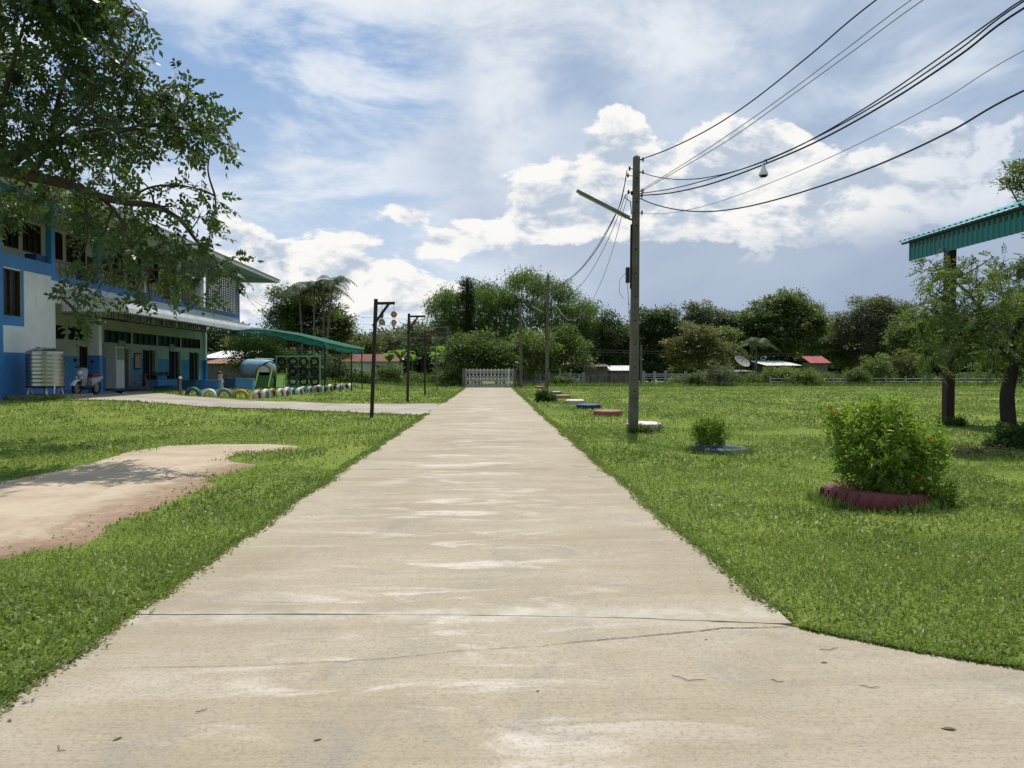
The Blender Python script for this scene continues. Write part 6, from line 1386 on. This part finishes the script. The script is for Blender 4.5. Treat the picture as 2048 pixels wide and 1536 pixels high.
# ---- near trees with feather-shaped (pinnate) leaves
def pinnate(r_, P, A, pairs, ll, lw, length):
    """compound leaves: start points P, axes A -> leaflet arrays"""
    n = len(P); A = unit(A); side = unit(np.cross(A, rand_dir(r_, n))); up = np.cross(side, A); C, D, N_, T = [], [], [], []
    t0 = np.clip(r_.normal(.45, .16, n), 0, 1)
    for j in range(pairs + 1):
        s = (j + 1) / (pairs + 1); c = P + A * (length * s)[:, None] - np.array([0, 0, 1.0]) * (length * .28 * s * s)[:, None]
        if j == pairs: C.append(c); D.append(A + (0, 0, -.4)); N_.append(up + (0, 0, .5)); T.append(t0 + r_.normal(0, .07, n)); continue
        for sg in (-1, 1): C.append(c); D.append(side * sg + A * .55 + np.array([0, 0, -.28]) + r_.normal(size=(n, 3)) * .16); N_.append(up + (0, 0, .5) + r_.normal(size=(n, 3)) * .2); T.append(t0 + r_.normal(0, .08, n))
    C = np.concatenate(C); k = len(C); return C, np.concatenate(D), np.concatenate(N_), r_.uniform(.75, 1.2, k) * ll, r_.uniform(.8, 1.15, k) * lw, np.concatenate(T)
def near_tree(name, label, loc, blobs, branches, y, leaves_per_m2, ll, lw, length, pairs, m, seed, droop=.25, extra=None, twig=True, bark='bark', rs=1.0):
    r_ = np.random.default_rng(seed); r = thing(name, label, 'tree', loc); loc = np.array(loc, float); P, A, Ln = [], [], []; tw = MB()
    B = []
    for b in blobs: dy = b[3] if len(b) > 3 else r_.uniform(-.9, .9); yy = y + dy; B.append((at(b[0], b[1], yy) - loc, b[2] * yy / F * rs))
    for p, rr in (extra or []): B.append((np.array(p) - loc, rr))
    nodes = np.array([q for br in branches for q in br['w']]) - loc
    for c, rr in B:
        k = max(5, int(leaves_per_m2 * rr * rr * math.pi)); d = rand_dir(r_, k); p = c + d * (rr * r_.uniform(.1, 1, k) ** .55)[:, None]; P.append(p)
        ax = d * np.array([1, 1, .5]) + r_.normal(size=(k, 3)) * .4 + np.array([0, 0, -droop]); A.append(ax); Ln.append(r_.uniform(.7, 1.2, k) * length)
        if twig:
            a = nodes[np.argmin(np.linalg.norm(nodes - c, axis=1))]; mid = (a + c) / 2 + r_.normal(size=3) * rr * .3; limb(tw, [a, mid, c], .020, .008, 5)
            for i in range(min(k, 7)): limb(tw, [c + r_.normal(size=3) * rr * .1, (c + p[i]) / 2 + (0, 0, .03), p[i]], .008, .003, 4)
    me = leaf_mesh('foliage', *pinnate(r_, np.concatenate(P), np.concatenate(A), pairs, ll, lw, np.concatenate(Ln)), m, .12, .42); link('foliage', me, r)
    bt = MB()
    for br in branches: limb(bt, [np.array(q) - loc for q in br['w']], br['r'][0], br['r'][1], 9)
    bt.build('trunk', MT[bark], r, smooth=True); tag(tw.build('twigs', MT[bark], r), kind='stuff'); return r
def left_tree():
    y = 13.0; base = np.array([-11.6, 13.2, 0.0]); px = lambda *q: [at(a, b, y + (c if c else 0)) for a, b, c in q]
    fork = at(-40, 338, y)
    br = [dict(w=[base - (0, 0, .2), base + (.1, 0, 1.5), base + (.5, 0, 3.2), fork + (-1.0, 0, -.35), fork], r=(.30, .14)),
          dict(w=[base + (.4, 0, 3.0), base + (.2, .4, 5.0), base + (.6, .2, 7.2), base + (1.2, 0, 9.5)], r=(.20, .05)),
          dict(w=[base + (.45, 0, 4.0), base + (2.2, -.6, 6.0), base + (4.0, -.8, 8.2)], r=(.12, .03)),
          dict(w=px((-40, 338, 0), (10, 328, 0), (50, 305, 0), (98, 286, 0), (170, 276, 0), (240, 262, .2), (320, 250, .2), (390, 262, .2)), r=(.115, .02)),
          dict(w=px((-30, 336, 0), (60, 352, -.1), (140, 371, -.1), (200, 393, -.1), (255, 405, 0), (310, 412, 0), (360, 440, 0), (400, 490, .1), (440, 530, .1)), r=(.105, .015)),
          dict(w=px((196, 388, 0), (228, 420, 0), (248, 452, -.1), (262, 490, -.1), (300, 540, 0)), r=(.04, .008)), dict(w=px((140, 368, 0), (168, 392, -.2), (174, 440, -.2), (172, 490, -.2), (150, 530, -.2), (128, 570, -.2), (124, 596, -.2)), r=(.022, .005)),
          dict(w=px((60, 350, 0), (95, 300, .6), (110, 230, .6), (130, 150, .6), (160, 70, .6), (180, -20, .6)), r=(.06, .015)), dict(w=px((100, 286, 0), (150, 240, -.5), (190, 190, -.5), (230, 150, -.5)), r=(.035, .01)),
          dict(w=px((-30, 338, 0), (-10, 250, .3), (20, 150, .3), (50, 40, .3)), r=(.07, .02)), dict(w=px((250, 404, 0), (300, 375, .2), (370, 372, .2), (430, 392, .2)), r=(.025, .008)), dict(w=px((225, 418, 0), (210, 470, .3), (220, 540, .3)), r=(.02, .006))]
    bl = [(40, 40, 66), (120, 30, 66), (200, 36, 56), (262, 20, 38), (290, 30, 22), (30, 120, 66), (110, 120, 62), (185, 110, 48), (60, 195, 60), (140, 185, 52), (212, 165, 45), (262, 165, 36), (30, 262, 52), (112, 250, 40), (180, 240, 42), (250, 228, 42), (305, 212, 38), (355, 232, 38), (402, 225, 34), (436, 262, 28), (380, 280, 36), (420, 306, 24), (330, 285, 32), (455, 290, 12), (205, 300, 28), (285, 300, 20), (150, 315, 22),
          (60, 372, 22), (100, 390, 18), (150, 392, 18), (40, 400, 16), (225, 345, 24), (265, 350, 18), (340, 378, 22), (388, 376, 26), (428, 398, 20), (350, 412, 28), (300, 436, 32), (250, 440, 26), (398, 436, 30), (256, 500, 36), (318, 494, 38), (376, 490, 38), (420, 470, 22), (300, 548, 34), (360, 548, 34), (405, 550, 26), (442, 540, 20), (470, 545, 12), (338, 585, 20), (205, 468, 26), (165, 470, 14), (222, 520, 30), (272, 580, 20), (245, 560, 20), (300, 595, 14), (410, 590, 14),
          (155, 555, 18), (185, 565, 18), (140, 598, 12), (150, 622, 15), (190, 590, 11), (165, 640, 10), (180, 530, 14), (432, 440, 14), (465, 520, 9), (88, 330, 16), (120, 335, 14)]
    ex = []
    r_ = np.random.default_rng(8)
    for _ in range(46): ex.append(((base[0] + r_.normal() * 2.0 + 1.0, base[1] + r_.normal() * 2.2, r_.uniform(4.5, 10.8)), r_.uniform(.45, .8)))
    for _ in range(10): ex.append((at(r_.uniform(-60, 190), r_.uniform(-160, -30), y + r_.normal()), .6))
    near_tree('shade_tree', 'large shade tree reaching in from the left over the school', tuple(base), bl, br, y, 84, .122, .066, .31, 4, MT['l_tree'], 11, .25, ex, True, 'bark', .76)
left_tree()
def right_tree():
    y = 15.6; g = G(2019, 893); y = float(g[1]); px = lambda *q: [at(a, b, y + c) for a, b, c in q]
    br = [dict(w=[g - (0, 0, .2)] + px((2017, 850, 0), (2014, 790, 0), (2022, 740, 0), (2016, 700, 0), (2012, 670, 0)), r=(.16, .10)), dict(w=px((2015, 705, 0), (1995, 668, 0), (1970, 630, .1), (1940, 590, .1), (1905, 560, .1)), r=(.075, .012)), dict(w=px((2014, 690, 0), (2040, 640, 0), (2065, 580, .2), (2090, 530, .2)), r=(.08, .015)),
          dict(w=px((2012, 700, 0), (1980, 690, -.3), (1930, 682, -.3), (1885, 690, -.3), (1850, 715, -.3)), r=(.04, .008)), dict(w=px((2016, 690, 0), (2010, 620, .4), (2000, 560, .4)), r=(.05, .01)), dict(w=px((1985, 650, 0), (1930, 640, .4), (1870, 625, .4), (1835, 640, .4)), r=(.035, .007)), dict(w=px((2020, 720, 0), (2060, 700, -.4), (2110, 690, -.4)), r=(.05, .01))]
    bl = [(1905, 552, 30), (1862, 548, 24), (1880, 585, 26), (1870, 620, 34), (1838, 648, 22), (1920, 615, 38), (1955, 560, 32), (1990, 598, 42), (2030, 560, 42), (2042, 635, 46), (1960, 655, 36), (1892, 680, 34), (1852, 705, 26), (1925, 700, 26), (1998, 690, 34), (2052, 712, 40), (1945, 527, 16), (2008, 528, 22), (2092, 600, 60), (2120, 680, 55), (2085, 540, 36), (1840, 610, 14), (1870, 735, 16), (1970, 720, 18), (1985, 745, 12), (2045, 760, 16), (1815, 640, 9), (1862, 525, 10), (1985, 515, 8)]
    near_tree('feathery_tree', 'small feathery-leaved tree in front of the brown column', tuple(g), bl, br, y, 140, .080, .030, .26, 7, MT['l_right'], 12, .2, None, True, 'barkdark')
    r_ = np.random.default_rng(31); b = thing('dark_shrub', 'dark shrub and weeds heaped round the feathery tree trunk', 'shrub', tuple(g)); B = []
    for u, v, rp in ((2010, 880, 22), (1990, 895, 16), (2035, 885, 22), (2015, 860, 14), (2050, 870, 20), (1975, 905, 10), (2040, 905, 14), (2070, 885, 24), (1998, 862, 9)): p = at(u, v, y - .3) - g; B.append((p[0], p[1], max(.06, p[2]), rp / F * y))
    bush(b, r_, B, 2600, .10, .035, MT['l_weed'], .5)
    g2 = G(1930, 905); b = thing('fallen_brush', 'patch of dry brush and weeds on bare soil before the trunk', 'brush', tuple(g2)); n = 900
    C = np.stack([r_.normal(0, .55, n), r_.normal(0, .35, n), np.abs(r_.normal(0, .05, n))], 1); link('dry_stems', leaf_mesh('brush', C, r_.normal(size=(n, 3)) * (1, 1, .3), rand_dir(r_, n) + (0, 0, 1), r_.uniform(.05, .22, n), r_.uniform(.008, .02, n), r_.uniform(0, 1, n), MT['litter']), b)
right_tree()
